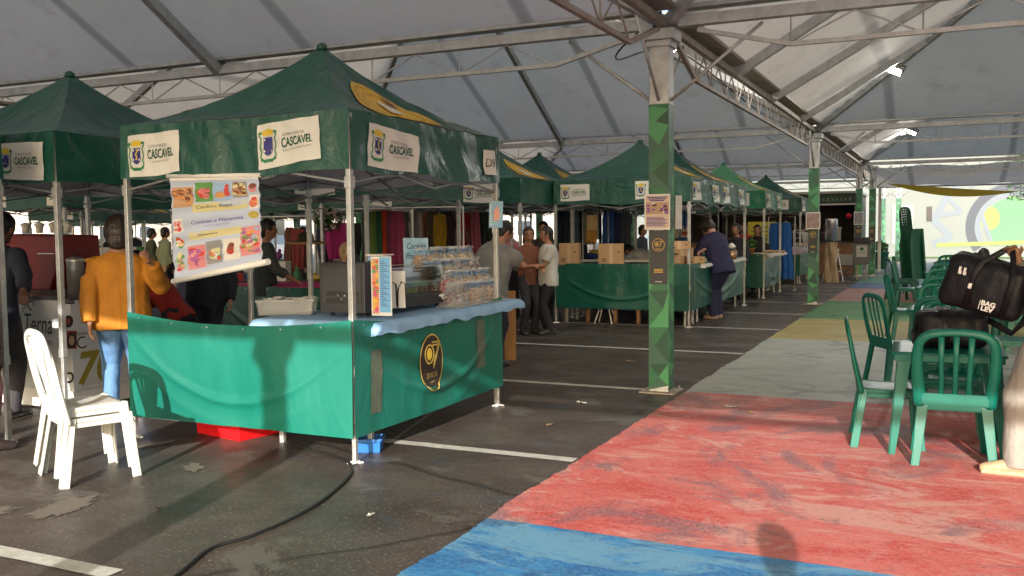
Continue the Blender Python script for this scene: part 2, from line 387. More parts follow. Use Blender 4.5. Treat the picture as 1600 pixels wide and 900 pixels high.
# painted path: bands of colour, left edge at x=-2.28
PX0, PX1 = -2.28, 3.4
def band(name, y0, y1, m):
    nu_, nv_ = 90, int((y1 - y0) * 45)
    def eb(x, y): return y + .018 * nz(x * 2.2, y) + .010 * nz(x * 13, y + 5) + .004 * nz(x * 50, y)
    def fn(u, v):
        xl = PX0 + .04 * nz(1.1 * (y0 + (y1 - y0) * v), 3) + .022 * nz(7 * (y0 + (y1 - y0) * v), 5) + .012 * nz(30 * (y0 + (y1 - y0) * v), 8)
        x = xl + (PX1 - xl) * u; return (x, eb(x, y0) * (1 - v) + eb(x, y1) * v, .006)
    struct(MB().grid(fn, nu_, nv_, sm=False).build(name, m, norm=False))
band('painted_path_blue', .5, 4.5, paint_mat('blue_paint', (.008, .09, .27), (.025, .19, .42), (.12, .28, .40), (.012, .05, .14), wearlo=.49))
band('painted_path_red', 4.5, 8.85, paint_mat('red_paint', (.43, .048, .045), (.50, .12, .105), (.50, .26, .22), (.14, .085, .11), wearlo=.51))
band('painted_path_grey', 8.85, 13.6, paint_mat('grey_paint', (.25, .30, .27), (.33, .36, .32), (.38, .39, .36), (.12, .14, .17), sd=4, rough=.5))
band('painted_path_yellow', 13.6, 16.75, paint_mat('ochre_paint', (.28, .235, .06), (.35, .29, .09), (.36, .31, .15), None, sd=9))
band('painted_path_green', 16.75, 20.9, paint_mat('green_paint', (.03, .17, .05), (.05, .23, .07), (.12, .2, .1), (.03, .07, .03), sd=13))
band('painted_path_rose', 20.9, 25.2, paint_mat('rose_paint', (.34, .10, .09), (.40, .2, .18), (.36, .26, .22), None, sd=17))
band('painted_path_navy', 25.2, 27.9, paint_mat('navy_paint', (.02, .06, .17), (.03, .1, .22), (.1, .15, .2), None, sd=21))
band('painted_path_teal', 27.9, 31.2, paint_mat('teal_paint', (.04, .16, .11), (.06, .2, .14), (.15, .2, .15), None, sd=25))
LINE = mat('line_paint', (.42, .42, .38), .6, var=.2, vscale=12, bump=.2, bscale=60)
def pline(x0, x1, y, w=.11, z=.004, y1=None):
    y1 = y if y1 is None else y1
    def fn(u, v):
        x = x0 + (x1 - x0) * u
        return (x, y + (y1 - y) * u + (v - .5) * (w + .02 * nz(x * 5, y + v)) , z)
    struct(MB().grid(fn, 60, 1, sm=False).build('parking_line', LINE, norm=False))
for y in (3.07, 5.92, 8.82, 11.8, 14.75, 17.5, 20.2, 22.9, 25.6, 28.3):
    pline(-9.5 if y > 3.5 else -9.5, -3.52 if y < 4 else (-2.62 if y == 8.82 else -2.3), y)
for y in (11.8, 14.75, 17.5, 20.2, 22.9, 25.6, 28.3): pline(-22, -12.5, y)
pline(-18, -11.2, 8.6); pline(-16, -11, 5.92)
# ================================================================== BIG ROOF
XS = [-46.5, -35.5, -24.5, -13.5, -2.45, 8.6]; YS = [-2.27, 8.78, 19.83, 31.3, 42.6]
EV, KS = 3.66, .575
def roof_z(x, y, x0, x1, y0, y1):
    hx, hy = (x1 - x0) / 2, (y1 - y0) / 2; cx, cy = (x0 + x1) / 2, (y0 + y1) / 2
    a, b = abs(x - cx) / hx, abs(y - cy) / hy; m = max(a, b); t = 1 - m
    z = EV + KS * hx * t
    # sag between the ribs
    s = (y - cy) / hy if a >= b else (x - cx) / hx
    z -= .05 * math.sin(math.pi * min(1, t * 1.02)) * abs(math.sin(math.pi * 2 * s)) + .012 * math.sin(9 * s + 5 * t) * (1 - t)
    return z
def bay(ix, iy):
    x0, x1, y0, y1 = XS[ix], XS[ix + 1], YS[iy], YS[iy + 1]; cx, cy = (x0 + x1) / 2, (y0 + y1) / 2
    near = ix >= 3 and iy <= 1
    pos = {(3, 0): 'over the closest green stalls', (4, 0): 'right above the red painted path', (3, 1): 'behind the steel truss above the stalls', (4, 1): 'above the green chairs with a lit floodlight', (3, 2): 'far bay above the distant stalls', (4, 2): 'far bay beyond the second column', (3, 3): 'last bay over the snack bar'}.get((ix, iy), 'bay %s' % ['closest', 'middle', 'third', 'farthest'][iy] + ' of the ' + ['outermost', 'second', 'third'][min(ix, 2)] + ' row on the left')
    t = thing('tent_roof', 'grey white membrane pyramid roof, ' + pos, 'tent roof', (cx, cy, EV), group='membrane bays of the market roof')
    n = 48 if near else 20
    e = .03
    mb = MB().grid(lambda u, v: (x0 + e + (x1 - x0 - 2 * e) * u - cx, y0 + e + (y1 - y0 - 2 * e) * v - cy, roof_z(x0 + (x1 - x0) * u, y0 + (y1 - y0) * v, x0, x1, y0, y1) - EV), n, n)
    mb.build('membrane', MEMB, t, norm=False)
    top = KS * (x1 - x0) / 2 - .10
    hx, hy = (x1 - x0) / 2, (y1 - y0) / 2
    def rib(a, b, w=.085, h=.115):
        m = MB(); m.bar(a, b, w, h); o = m.build('rafter', STEEL, t, bevel=.006 if near else 0)
    for sx in (-1, 1):
        for sy in (-1, 1): rib((sx * hx, sy * hy, -.12), (sx * .1, sy * .1, top - .02))
    offs = (-.42, 0.06, .62) if near else (0,)
    for f in offs:
        for sx in (-1, 1): rib((sx * hx, f * hy, -.12), (sx * abs(f) * hx if abs(f) > .1 else sx * .1, f * hy, (1 - max(abs(f), .02)) * KS * hx - .10))
    for sy in (-1, 1):
        rib((0, sy * hy, -.12), (0, sy * .1, top), .09, .12)
    return t
for ix in range(5):
    for iy in range(4 if ix < 4 else 3): bay(ix, iy)
# trusses between columns
def truss(a, b, label, near, deep=.30):
    a, b = Vector(a), Vector(b); L_ = (b - a).length; d = (b - a).normalized()
    t = thing('roof_truss', label, 'truss', tuple(a), group='steel trusses under the roof edges')
    P = lambda s, z: (d * s) + Vector((0, 0, z))
    w = .10 if deep <= .3 else .07
    MB().bar(P(.12, 0), P(L_ - .12, 0), w, .10 if deep <= .3 else .07).build('top_chord', STEEL if abs(d.x) > .5 else STEELD, t, bevel=.005 if near else 0)
    if a.y == b.y and abs(a.y - YS[0]) < .1: return t
    if abs(d.y) > .5: MB().bar(P(.12, .135), P(L_ - .12, .135), .27, .04).build('gutter', STEELD, t)
    else: MB().bar(P(.12, .125), P(L_ - .12, .125), .16, .04).build('edge_profile', STEEL, t)
    zb = -deep; m = MB(); s0 = 1.15
    pts = [P(.3, -.09), P(s0, zb), P(L_ - s0, zb), P(L_ - .3, -.09)]
    for p, q in zip(pts, pts[1:]): m.bar(p, q, .045, .04)
    m.build('bottom_chord', STEEL if abs(d.x) > .5 else STEELD, t)
    m = MB(); n = int((L_ - 2 * s0) / (1.05 if deep <= .3 else .72)); st = (L_ - 2 * s0) / n
    for i in range(n):
        s = s0 + i * st
        m.tube([P(s, zb), P(s + st / 2, -.05)], .009, 5, sm=False); m.tube([P(s + st / 2, -.05), P(s + st, zb)], .009, 5, sm=False)
        m.tube([P(s, zb), P(s, -.05)], .008, 5, sm=False)
    m.build('web', STEEL if abs(d.x) > .5 else STEELD, t)
    return t
ZT = 3.55
names = {0: 'behind the camera', 1: 'over the closest stall and the patterned column', 2: 'at the second row of columns', 3: 'at the third row of columns', 4: 'at the far open end of the roof'}
for j, y in enumerate(YS):
    for i in range(5):
        if (j == 0 and i < 3) or (j == 4 and i == 4): continue
        side = ['far left bay', 'left outer bay', 'left bay beside the stalls', 'bay above the green stalls', 'bay above the painted path'][i]
        truss((XS[i], y, ZT), (XS[i + 1], y, ZT), 'galvanised roof truss %s, %s' % (names[j], side), i >= 3)
for j in range(4):
    for i, x in enumerate(XS):
        if i in (0, 1) or (j == 3 and i == 5): continue
        truss((x, YS[j], ZT - .02), (x, YS[j + 1], ZT - .02), 'rusty gutter truss %s, %s span' % (['', '', 'in the far left', 'left of the stalls', 'beside the painted path', 'along the right edge'][i], ['closest', 'middle', 'far', 'farthest'][j]), i == 4, deep=.36)
# columns
GR = [mat('facet_green_%s' % k, c, .45) for k, c in (('bright', (.07, .31, .13)), ('mid', (.03, .15, .07)), ('deep', (.015, .075, .045)), ('grey', (.045, .12, .085)))]
DPANEL = mat('charcoal_panel', (.035, .037, .042), .5)
def column(x, y, label, detail=2, h=3.4, w=.19, wrap=2.78, poster=None):
    t = thing('roof_column', label, 'column', (x, y, 0), group='columns carrying the market roof')
    MB().box((0, 0, h / 2), (w, w, h)).build('shaft', STEEL, t, bevel=.008)
    rnd = random.Random(int(x * 10 + y * 7)); e = w / 2 + .003
    mb = MB()
    for side in range(4):
        M = Matrix.Rotation(side * math.pi / 2, 4, 'Z')
        ys = [.03]
        while ys[-1] < wrap: ys.append(min(wrap, ys[-1] + rnd.uniform(.2, .36)))
        Lp = [(-e, z) for z in ys]; Rp = [(e, min(wrap, max(.03, z + rnd.uniform(-.09, .09)))) for z in ys]; Rp[0] = (e, .03 + (.05 if side == 0 else 0)); Rp[-1] = (e, wrap)
        for i in range(len(ys) - 1):
            q = [Lp[i], Rp[i], Rp[i + 1], Lp[i + 1]]; cxm = rnd.uniform(-.6, .6) * e; czm = (q[0][1] + q[2][1]) / 2
            mid = (cxm, czm)
            for a, b in ((0, 1), (1, 2), (2, 3), (3, 0)):
                mb.add([(q[a][0], -e, q[a][1]), (q[b][0], -e, q[b][1]), (mid[0], -e, mid[1])], [(0, 1, 2)], rnd.choice([0, 0, 1, 1, 2, 3, 3]), False, M)
    mb.build('printed_wrap', GR, t, norm=False)
    m = MB().box((0, 0, h + .03), (w + .12, w + .12, .10)); m.box((0, 0, h - .05), (w + .05, w + .05, .06)); m.build('cap', STEEL, t, bevel=.006)
    m = MB().box((0, 0, .011), (w + .16, w + .16, .014))
    for sx in (-1, 1):
        for sy in (-1, 1): m.tube([(sx * (w / 2 + .045), sy * (w / 2 + .045), .018), (sx * (w / 2 + .045), sy * (w / 2 + .045), .045)], .009, 6)
    m.build('base_plate', STEELD, t)
    for dx, dy in (((1, 0), (-1, 0), (0, 1), (0, -1)) if y > 0 else ()):
        L_ = .95 if dx else .8
        MB().tube([(dx * w * .5, dy * w * .5, wrap + .04), (dx * L_, dy * L_, ZT - .08)], .017, 8).build('brace', STEEL, t)
    if detail:
        dz0, dz1 = 1.06, 1.62
        F = lambda a, b, k=.006: (a, -(w / 2 + .003 + k), b)
        m = MB().box((0, -(w / 2 + .005), (dz0 + dz1) / 2), (w - .008, .004, dz1 - dz0)); o = m.build('info_panel', DPANEL, t)
        m = MB(); fn = lambda a, b: F(a, b, .007)
        ring(m, fn, 0, 1.44, .062, .062, .006, 0)
        ring(m, fn, -.018, 1.447, .02, .024, .007, 0); m.flat([(.004, 1.475), (.04, 1.475), (.012, 1.42), (.004, 1.42), (.028, 1.467), (.004, 1.467)], fn, 0)
        m.flat(ellipse(-.018, 1.447, .009, .011), lambda a, b: F(a, b, .008), 0)
        put_text(m, 'anos', .028, fn, 0, 1.402, 0)
        for k in range(3): m.flat([(-.045, 1.20 - k * .014), (.045, 1.20 - k * .014), (.045, 1.208 - k * .014), (-.045, 1.208 - k * .014)], fn, 0)
        m.build('badge', mat('badge_gold', (.55, .36, .06), .45), o)
        m = MB(); put_text(m, 'PREFEITURA', .016, fn, 0, 1.585, 0, bold=.0006); put_text(m, 'CASCAVEL', .014, fn, 0, 1.085, 0, bold=.0005); m.build('lettering', WHITE, o)
    return t
column(-2.5, 8.78, 'green faceted column nearest the camera with a paper notice taped on')
column(-2.45, 19.83, 'second green faceted column, beside the stall with blue dresses')
column(-2.5, 31.3, 'third column with dark info panel, beside the snack bar'); column(-2.12, 31.55, 'darker green column standing right next to the third column', 1)
column(-2.45, -2.27, 'column standing behind the camera', 0)
column(8.6, 8.78, 'right edge column far right of the path', 0); column(8.6, 19.83, 'second right edge column', 0); column(8.6, -2.27, 'right edge column behind the camera', 0); column(8.6, 31.3, 'right edge column at the far end', 0)
for x in XS[1:4]:
    for j, y in enumerate(YS[1:]): column(x, y, 'green wrapped column in the %s row of the %s line behind the stalls' % (['first', 'second', 'third', 'last'][j], {-13.5: 'nearest', -24.5: 'middle', -35.5: 'outermost'}[x]), 0)
for x, y, l in ((-2.45, 42.6, 'thin green column beyond the roof, left of a pair'), (-1.85, 42.9, 'thin green column beyond the roof, right of a pair')): column(x, y, l, 0, h=3.6, w=.2)
# floodlights
LAMP = mat('led_lens', (1, 1, 1), .3, emit=(1, .97, .92), estr=14)
def floodlight(loc, rot, label, power=24):
    t = thing('floodlight', label, 'floodlight', loc, rot=rot, group='floodlights under the membrane')
    MB().box((0, 0, .03), (.26, .18, .05)).build('housing', STEELD, t, bevel=.01)
    MB().box((0, 0, -.002), (.22, .15, .012)).build('lens', LAMP, t)
    m = MB(); m.bar((-.14, 0, .03), (-.14, 0, .16), .02); m.bar((.14, 0, .03), (.14, 0, .16), .02); m.bar((-.14, 0, .16), (.14, 0, .16), .02); m.build('bracket', STEELD, t)
    l = bpy.data.lights.new('flood_lamp', 'AREA'); l.shape = 'RECTANGLE'; l.size = .2; l.size_y = .14; l.energy = power; l.color = (1, .97, .9)
    o = bpy.data.objects.new('flood_lamp', l); C.objects.link(o); o.parent = t; o.location = (0, 0, -.02)
floodlight((-.88, 18.05, 4.35), (R_(-28), R_(25), 0), 'brightly lit floodlight on the corner rafter above the green chairs')
floodlight((-.95, 29.6, 4.3), (R_(-28), R_(25), 0), 'small lit floodlight in the farther roof bay')
floodlight((-3.25, 12.1, 3.95), (R_(30), R_(-25), 0), 'lit floodlight just right of the column top')
# cables
CAB = mat('cable_black', (.012, .012, .012), .5)
def cable(pts, r, label, name='power_cable', z0=None):
    P = [Vector(p) for p in pts]; out = []
    for i in range(len(P) - 1):
        p0, p1, p2, p3 = P[max(i - 1, 0)], P[i], P[i + 1], P[min(i + 2, len(P) - 1)]
        for k in range(8):
            t = k / 8; out.append(.5 * ((2 * p1) + (-p0 + p2) * t + (2 * p0 - 5 * p1 + 4 * p2 - p3) * t * t + (-p0 + 3 * p1 - 3 * p2 + p3) * t ** 3))
    out.append(P[-1])
    return tag(MB().tube(out, r, 8).build(name, CAB), label, 'cable')
cable([(-4.75, 6.3, .3), (-4.85, 6.0, .06), (-4.6, 5.7, .012), (-4.31, 5.48, .012), (-3.95, 5.35, .012), (-3.62, 5.15, .012), (-3.42, 4.75, .012), (-3.28, 4.22, .012), (-3.27, 3.75, .012), (-3.33, 3.5, .012), (-3.2, 3.1, .012), (-3.15, 2.6, .012)], .0095, 'black power cable snaking over the asphalt from under the closest stall')
cable([(-2.45, 8.6, 3.62), (-3.3, 9.8, 3.45), (-3.2, 12.1, 3.9), (-2.6, 15, 3.35), (-2.5, 19.7, 3.55)], .01, 'thin black cable strung along the gutter truss past the column')
cable([(-2.6, 8.6, 3.66), (-3.4, 7.4, 4.1), (-4.4, 6.2, 4.75)], .009, 'black cable rising up the membrane toward the roof ridge')
# ================================================================== GAZEBOS
SXH, SYH, V0, V1, PK = 1.15, 1.125, 2.02, 2.42, 3.13
def crest(m, fn, a0, b0, s):
    """municipal arms: materials 0 navy 1 gold 2 green 3 white"""
    F = lambda a, b: fn(a0 + a * s, b0 + b * s)
    G = lambda a, b: fn(a0 + a * s, b0 + b * s, .002)
    m.flat([(-.17, .22), (.17, .22), (.17, -.12), (.1, -.2), (0, -.24), (-.1, -.2), (-.17, -.12)], F, 0)
    for x, y in ((-.12, .16), (.12, .16), (-.12, -.1), (.12, -.1)): m.flat(ellipse(x, y, .035, .035, 8), G, 3)
    m.flat([(-.03, .18), (.05, .2), (.07, .12), (0, .05), (.05, -.02), (.02, -.12), (-.03, -.1), (0, -.02), (-.05, .06), (.02, .13)], G, 1)
    m.flat([(-.2, .27), (.2, .27), (.24, .42), (.16, .40), (.13, .46), (.07, .41), (0, .48), (-.07, .41), (-.13, .46), (-.16, .40), (-.24, .42)], F, 1)
    for sg in (-1, 1):
        pts = [(.27, .36), (.34, .3), (.25, .18), (.30, .02), (.24, -.12), (.30, -.26), (.2, -.34)]
        for (p, q) in zip(pts, pts[1:]):
            d = math.hypot(q[0] - p[0], q[1] - p[1]); nx, ny = -(q[1] - p[1]) / d * .022, (q[0] - p[0]) / d * .022
            m.flat([(sg * (p[0] + nx), p[1] + ny), (sg * (p[0] - nx), p[1] - ny), (sg * (q[0] - nx), q[1] - ny), (sg * (q[0] + nx), q[1] + ny)], F, 2)
        m.flat(ellipse(sg * .3, .35, .07, .045, 8), F, 2); m.flat(ellipse(sg * .24, -.33, .06, .05, 8), F, 2)
    m.flat([(-.22, -.33), (.22, -.33), (.18, -.42), (-.18, -.42)], F, 2)
INK = [NAVYINK, GOLD, LGREEN, WHITE]
def gazebo(label, loc, banners, seed=0, fine=False, emblem=True, number=None, group='green market gazebos', amps=(.012, .03, .012, .012)):
    t = thing('market_gazebo', label, 'gazebo', loc, group=group)
    hx, hy = SXH + .02, SYH + .02
    nu, nt_ = (56, 26) if fine else (20, 9)
    def RF(k, off=0):
        def fn(u, v):   # v 0 eave ..1 apex ; u 0..1 left->right from outside
            s = 2 * u - 1; tt = v
            z = V1 + (PK - V1) * (.50 * tt + .50 * tt ** 2.2)
            sag = (1 - s * s) * math.sin(math.pi * min(1, tt * 1.1)) * .05
            wr = (.020 * nz(s * 5 * (1.3 - tt) + seed, tt * 3, k * 5) + .012 * nz(s * 14 * (1.2 - tt) + seed, tt * 4, k * 3 + 9)) * math.sin(math.pi * min(1, tt + .08))
            zz = z - sag + wr + off
            x, y = s * (1 - tt), -(1 - tt)
            if tt > .985: zz -= .01
            P = [(x * hx, y * hy), (-y * hx, x * hy), (-x * hx, -y * hy), (y * hx, -x * hy)][k]
            return (P[0], P[1], zz)
        return fn
    mb = MB()
    for k in range(4): mb.grid(RF(k), nu, nt_)
    for k in range(0): pass
    mb.lathe([(.05, -.035), (.045, .0), (.02, .02), (.001, .025)], (0, 0, PK), 12)
    roof = mb.build('canopy', GREEN, t, norm=False)
    def VS(k):
        am = amps[k]; half = (hx, hy)[k % 2]; dd = (hy, hx)[k % 2] + .006
        def fn(a, b, off=0):
            s = a / half; h = (b - V0) / (V1 - V0); env = .25 + .75 * (1 - s * s) ** .5 if abs(s) < 1 else .25
            w = am * env * (nz(a * 2.6 + seed, b * 1.4, k * 4.) * 1.4 + .6 * nz(a * 7 + b * 5 + seed, b * 3, k * 4.)) * (1.05 - .35 * h)
            d = dd + off + w * 1.3 + .012 * (1 - h)
            zz = b + (.018 * math.cos(a * 5 + seed) * (1 - s * s) if h < .5 else 0) - .012 * (1 - s * s)
            return [(a, -d, zz), (d, a, zz), (-a, d, zz), (-d, -a, zz)][k]
        return fn
    mb = MB()
    for k in range(4):
        f = VS(k); half = (hx, hy)[k % 2]
        mb.grid(lambda u, v: f((2 * u - 1) * (half + .004), V0 + (V1 + .004 - V0) * v), 60 if fine else 18, 10 if fine else 4)
    mb.build('valance', GREEN, t, norm=False)
    for (k, a0, b0, wd, hg, rot, sub) in banners:
        f = VS(k); c_, s_ = math.cos(rot), math.sin(rot)
        def B(a, b, off=.0, f=f, a0=a0, b0=b0, c_=c_, s_=s_):
            return f(a0 + a * c_ - b * s_, b0 + a * s_ + b * c_, .008 + off)
        edge = lambda a, b: (a + .006 * nz(b * 12, a0), b + .007 * nz(a * 7, a0 + 3))
        m = MB(); m.grid(lambda u, v: B(*edge((u - .5) * wd, (v - .5) * hg)), 24 if fine else 8, 12 if fine else 4)
        pn = m.build('banner', WHITE, t, norm=False)
        if number:
            pass
        m = MB(); T = lambda a, b: B(a, b, .004)
        sc = hg / .30
        put_text(m, 'CASCAVEL', .082 * sc, T, .075 * wd / .55, 0, 0, bold=.0022, width=.50 * wd)
        if fine:
            put_text(m, 'GOVERNO MUNICIPAL', .03 * sc, T, .05 * wd / .55, .055 * sc, 1, width=.36 * wd)
            put_text(m, sub, .024 * sc, T, .075 * wd / .55, -.048 * sc, 1, width=.46 * wd if len(sub) > 22 else .34 * wd)
        else:
            m.flat([(-.03 * wd, .05 * sc), (.33 * wd, .05 * sc), (.33 * wd, .062 * sc), (-.03 * wd, .062 * sc)], T, 1)
            m.flat([(-.1 * wd, -.058 * sc), (.38 * wd, -.058 * sc), (.38 * wd, -.046 * sc), (-.1 * wd, -.046 * sc)], T, 1)
        m.build('lettering', [DKGREEN, GREYINK], pn, norm=False)
        m = MB(); crest(m, lambda a, b, o=0: B(a, b, .004 + o), -.33 * wd, 0, .25 * sc); m.build('crest', INK, pn, norm=False)
    if number:
        body, k, a0, b0, wd, hg = number; f = VS(k)
        m = MB(); m.grid(lambda u, v: f(a0 + (u - .5) * wd, b0 + (v - .5) * hg, .012), 4, 6)
        pn = m.build('number_card', WHITE, t, norm=False)
        m = MB(); put_text(m, body, hg * .5, lambda a, b: f(a0 + a, b0 + b, .016), 0, -.01, 0, width=wd * (.75 if len(body) > 1 else .4), italic=.12); m.build('lettering', mat('marker_black', (.02, .02, .02), .6), pn, norm=False)
    if emblem:
        f = RF(1)
        m = MB(); E_ = lambda a, b: f(.5 + a, b)
        def up(a, b, o): p = f(.5 + a, b); return (p[0] + o * .5, p[1], p[2] + o)
        m.grid(lambda u, v: up(.30 * (v) * math.cos(2 * math.pi * u), .38 + .33 * v * math.sin(2 * math.pi * u), .008), 32, 8, 0)
        m.flat([(-.07, .3), (.03, .28), (.06, .42), (.0, .5), (-.06, .45)], lambda a, b: up(a, b, .02), 1)
        m.flat([(.09, .45), (.13, .42), (.16, .5), (.12, .56)], lambda a, b: up(a, b, .02), 2)
        for r in (.2, .26): ring(m, lambda a, b: up(a, b, .016), 0, .38, r, r * 1.12, .012, 3)
        m.build('roof_emblem', [mat('emblem_yellow', (.75, .48, .03), .35), WHITE, mat('emblem_brown', (.2, .06, .03), .4), mat('emblem_ochre', (.5, .3, .02), .4)], t, norm=False)
    for sx in (-1, 1):
        for sy in (-1, 1):
            m = MB(); x, y = sx * SXH, sy * SYH
            m.box((x, y, (V1 - .02 + .62) / 2 + .0), (.042, .042, V1 - .02 - .62)); m.box((x, y, .33), (.033, .033, .65)); m.box((x, y, .64), (.052, .052, .07)); m.box((x, y, 1.93), (.058, .058, .08))
            lg = m.build('leg', LEGM, t, bevel=.004 if fine else 0)
            m = MB().box((x, y, .008), (.12, .022, .008), (0, 0, .6)); m.box((x, y, .0085), (.022, .10, .008), (0, 0, .2)); m.box((x, y, .015), (.05, .05, .012)); m.build('foot', WPAINT, lg)
    m = MB()
    for k in range(4):
        A = [(-SXH, -SYH), (SXH, -SYH), (SXH, SYH), (-SXH, SYH)]; a, b = Vector((*A[k], 0)), Vector((*A[(k + 1) % 4], 0)); mid = (a + b) / 2
        for p, q in ((a, mid), (mid, b)):
            m.bar(p + Vector((0, 0, 2.10)), q + Vector((0, 0, 1.93)), .022, .014); m.bar(p + Vector((0, 0, 1.93)), q + Vector((0, 0, 2.10)), .022, .014)
    for a, b in (((-SXH, 0), (SXH, 0)), ((0, -SYH), (0, SYH))):
        m.bar((*a, 1.96), (0, 0, 2.35), .02); m.bar((*b, 1.96), (0, 0, 2.35), .02)
    m.tube([(0, 0, 2.2), (0, 0, PK - .02)], .02, 8)
    m.build('scissor_frame', mat('frame_metal', (.25, .26, .27), .5, metal=.6), t)
    return t
def bn(k=0, n=2, wd=.56): return [(k, -.62, 2.21, wd, .30, .03, 'Secretaria de Cultura'), (k, .62, 2.21, wd, .30, .0, 'Secretaria de Desenvolvimento Econômico')][:n]
T1 = gazebo('large green gazebo at front centre, number D9 on its valance', (-4.84, 6.375, 0),
    [(0, -.78, 2.20, .56, .31, .05, 'Secretaria de Cultura'), (0, .62, 2.23, .60, .30, .06, 'Secretaria de Desenvolvimento Econômico'), (1, -.62, 2.19, .66, .29, -.06, 'Secretaria de Cultura')], 1.3, True, True, ('D9', 1, .96, 2.19, .19, .22), amps=(.022, .045, .02, .02))
T1.scale = (.895, 1, 1); T1.location.x = -4.69
T2 = gazebo('green gazebo left of the front one, above the coffee counter', (-7.60, 6.34, 0), [(0, .78, 2.20, .56, .30, -.03, 'Secretaria de Cultura')], 4.1, True, False, amps=(.03, .03, .02, .02))
gazebo('green gazebo at the left picture edge, only a corner seen', (-7.66, 3.62, 0), [(1, .3, 2.2, .5, .3, 0, 'Secretaria de Cultura')], 7.7, False, False)
GA = gazebo('green gazebo behind the patterned column, over the long green counter', (-4.86, 15.75, 0), [(0, -.78, 2.21, .52, .28, 0, ''), (0, .55, 2.23, .56, .29, .0, ''), (1, -.75, 2.2, .5, .3, 0, ''), (1, .6, 2.2, .5, .3, 0, '')], 9.2)
GE = gazebo('green gazebo left of the long counter, with wrinkled right side', (-7.25, 14.5, 0), [(0, .45, 2.2, .58, .3, 0, ''), (1, -.2, 2.2, .0001, .0001, 0, '')][:1], 12.5)
GX = {}
def gcopy(src, x, y, label): return copy_tree(src, (x, y, 0), label=label)
gcopy(GA, -4.86, 18.0, 'green gazebo second in the right row, behind the woman in navy')
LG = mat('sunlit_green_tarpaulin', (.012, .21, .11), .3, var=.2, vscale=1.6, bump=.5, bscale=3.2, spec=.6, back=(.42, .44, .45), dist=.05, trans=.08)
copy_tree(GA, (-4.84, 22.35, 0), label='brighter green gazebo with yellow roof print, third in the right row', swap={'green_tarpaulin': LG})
gcopy(GA, -4.88, 28.35, 'small far green gazebo beside the second column, last in the right row')
gcopy(GE, -7.25, 10.2, 'green gazebo directly behind the front one, scarves hanging beneath')
gcopy(GE, -7.45, 17.3, 'green gazebo whose pointed peak shows left of the patterned column')
gcopy(GE, -7.4, 22.4, 'green gazebo deep in the second row, left of the bright one'); gcopy(GE, -7.4, 28.2, 'green gazebo at the far end of the second row')
G3 = gazebo('green gazebo with number 3 on its valance, behind the coffee counter', (-13.7, 11.4, 0), [(0, -.4, 2.2, .5, .28, 0, '')], 15.5, False, True, ('3', 0, .92, 2.2, .22, .3))
far = [(-23.9, 20.4, 'far green gazebo low in the left background, with white label'), (-30.7, 28.95, 'far pointed green gazebo seen between the left poles'), (-40.0, 35.0, 'farthest green gazebo, tiny peak left of the woman in mustard'),
       (-18.6, 22.2, 'distant green gazebo first from the left under the front stall'), (-16.2, 22.3, 'distant green gazebo second from the left under the front stall'), (-13.6, 22.0, 'distant green gazebo framed between the middle poles'),
       (-11.2, 21.6, 'distant green gazebo behind the hanging scarves'), (-9.9, 20.6, 'distant green gazebo above the women talking'), (-12.2, 16.6, 'green gazebo behind the hanging clothes, unlabelled side'), (-9.7, 15.3, 'green gazebo beside the wrinkled one, over the clothes racks')]
for x, y, l in far: gcopy(GE if x > -24 else GE, x, y, l)
# ================================================================== helpers: pixel of the photo + distance -> point
def _basis():
    M = scene.camera.matrix_world; return M.to_3x3().col[0].copy(), M.to_3x3().col[1].copy(), -M.to_3x3().col[2]
_Rr, _U, _F = _basis()
def ray(x, y): return _F + _Rr * ((x - 800) / FPX) + _U * ((450 - y) / FPX)
def at(x, y, depth): return Vector((0, 0, CAMH)) + ray(x, y) * depth
def atY(x, y, Y): d = ray(x, y); return Vector((0, 0, CAMH)) + d * (Y / d.y)
def atX(x, y, X): d = ray(x, y); return Vector((0, 0, CAMH)) + d * (X / d.x)
def atZ(x, y, z): d = ray(x, y); return Vector((0, 0, CAMH)) + d * ((z - CAMH) / d.z)
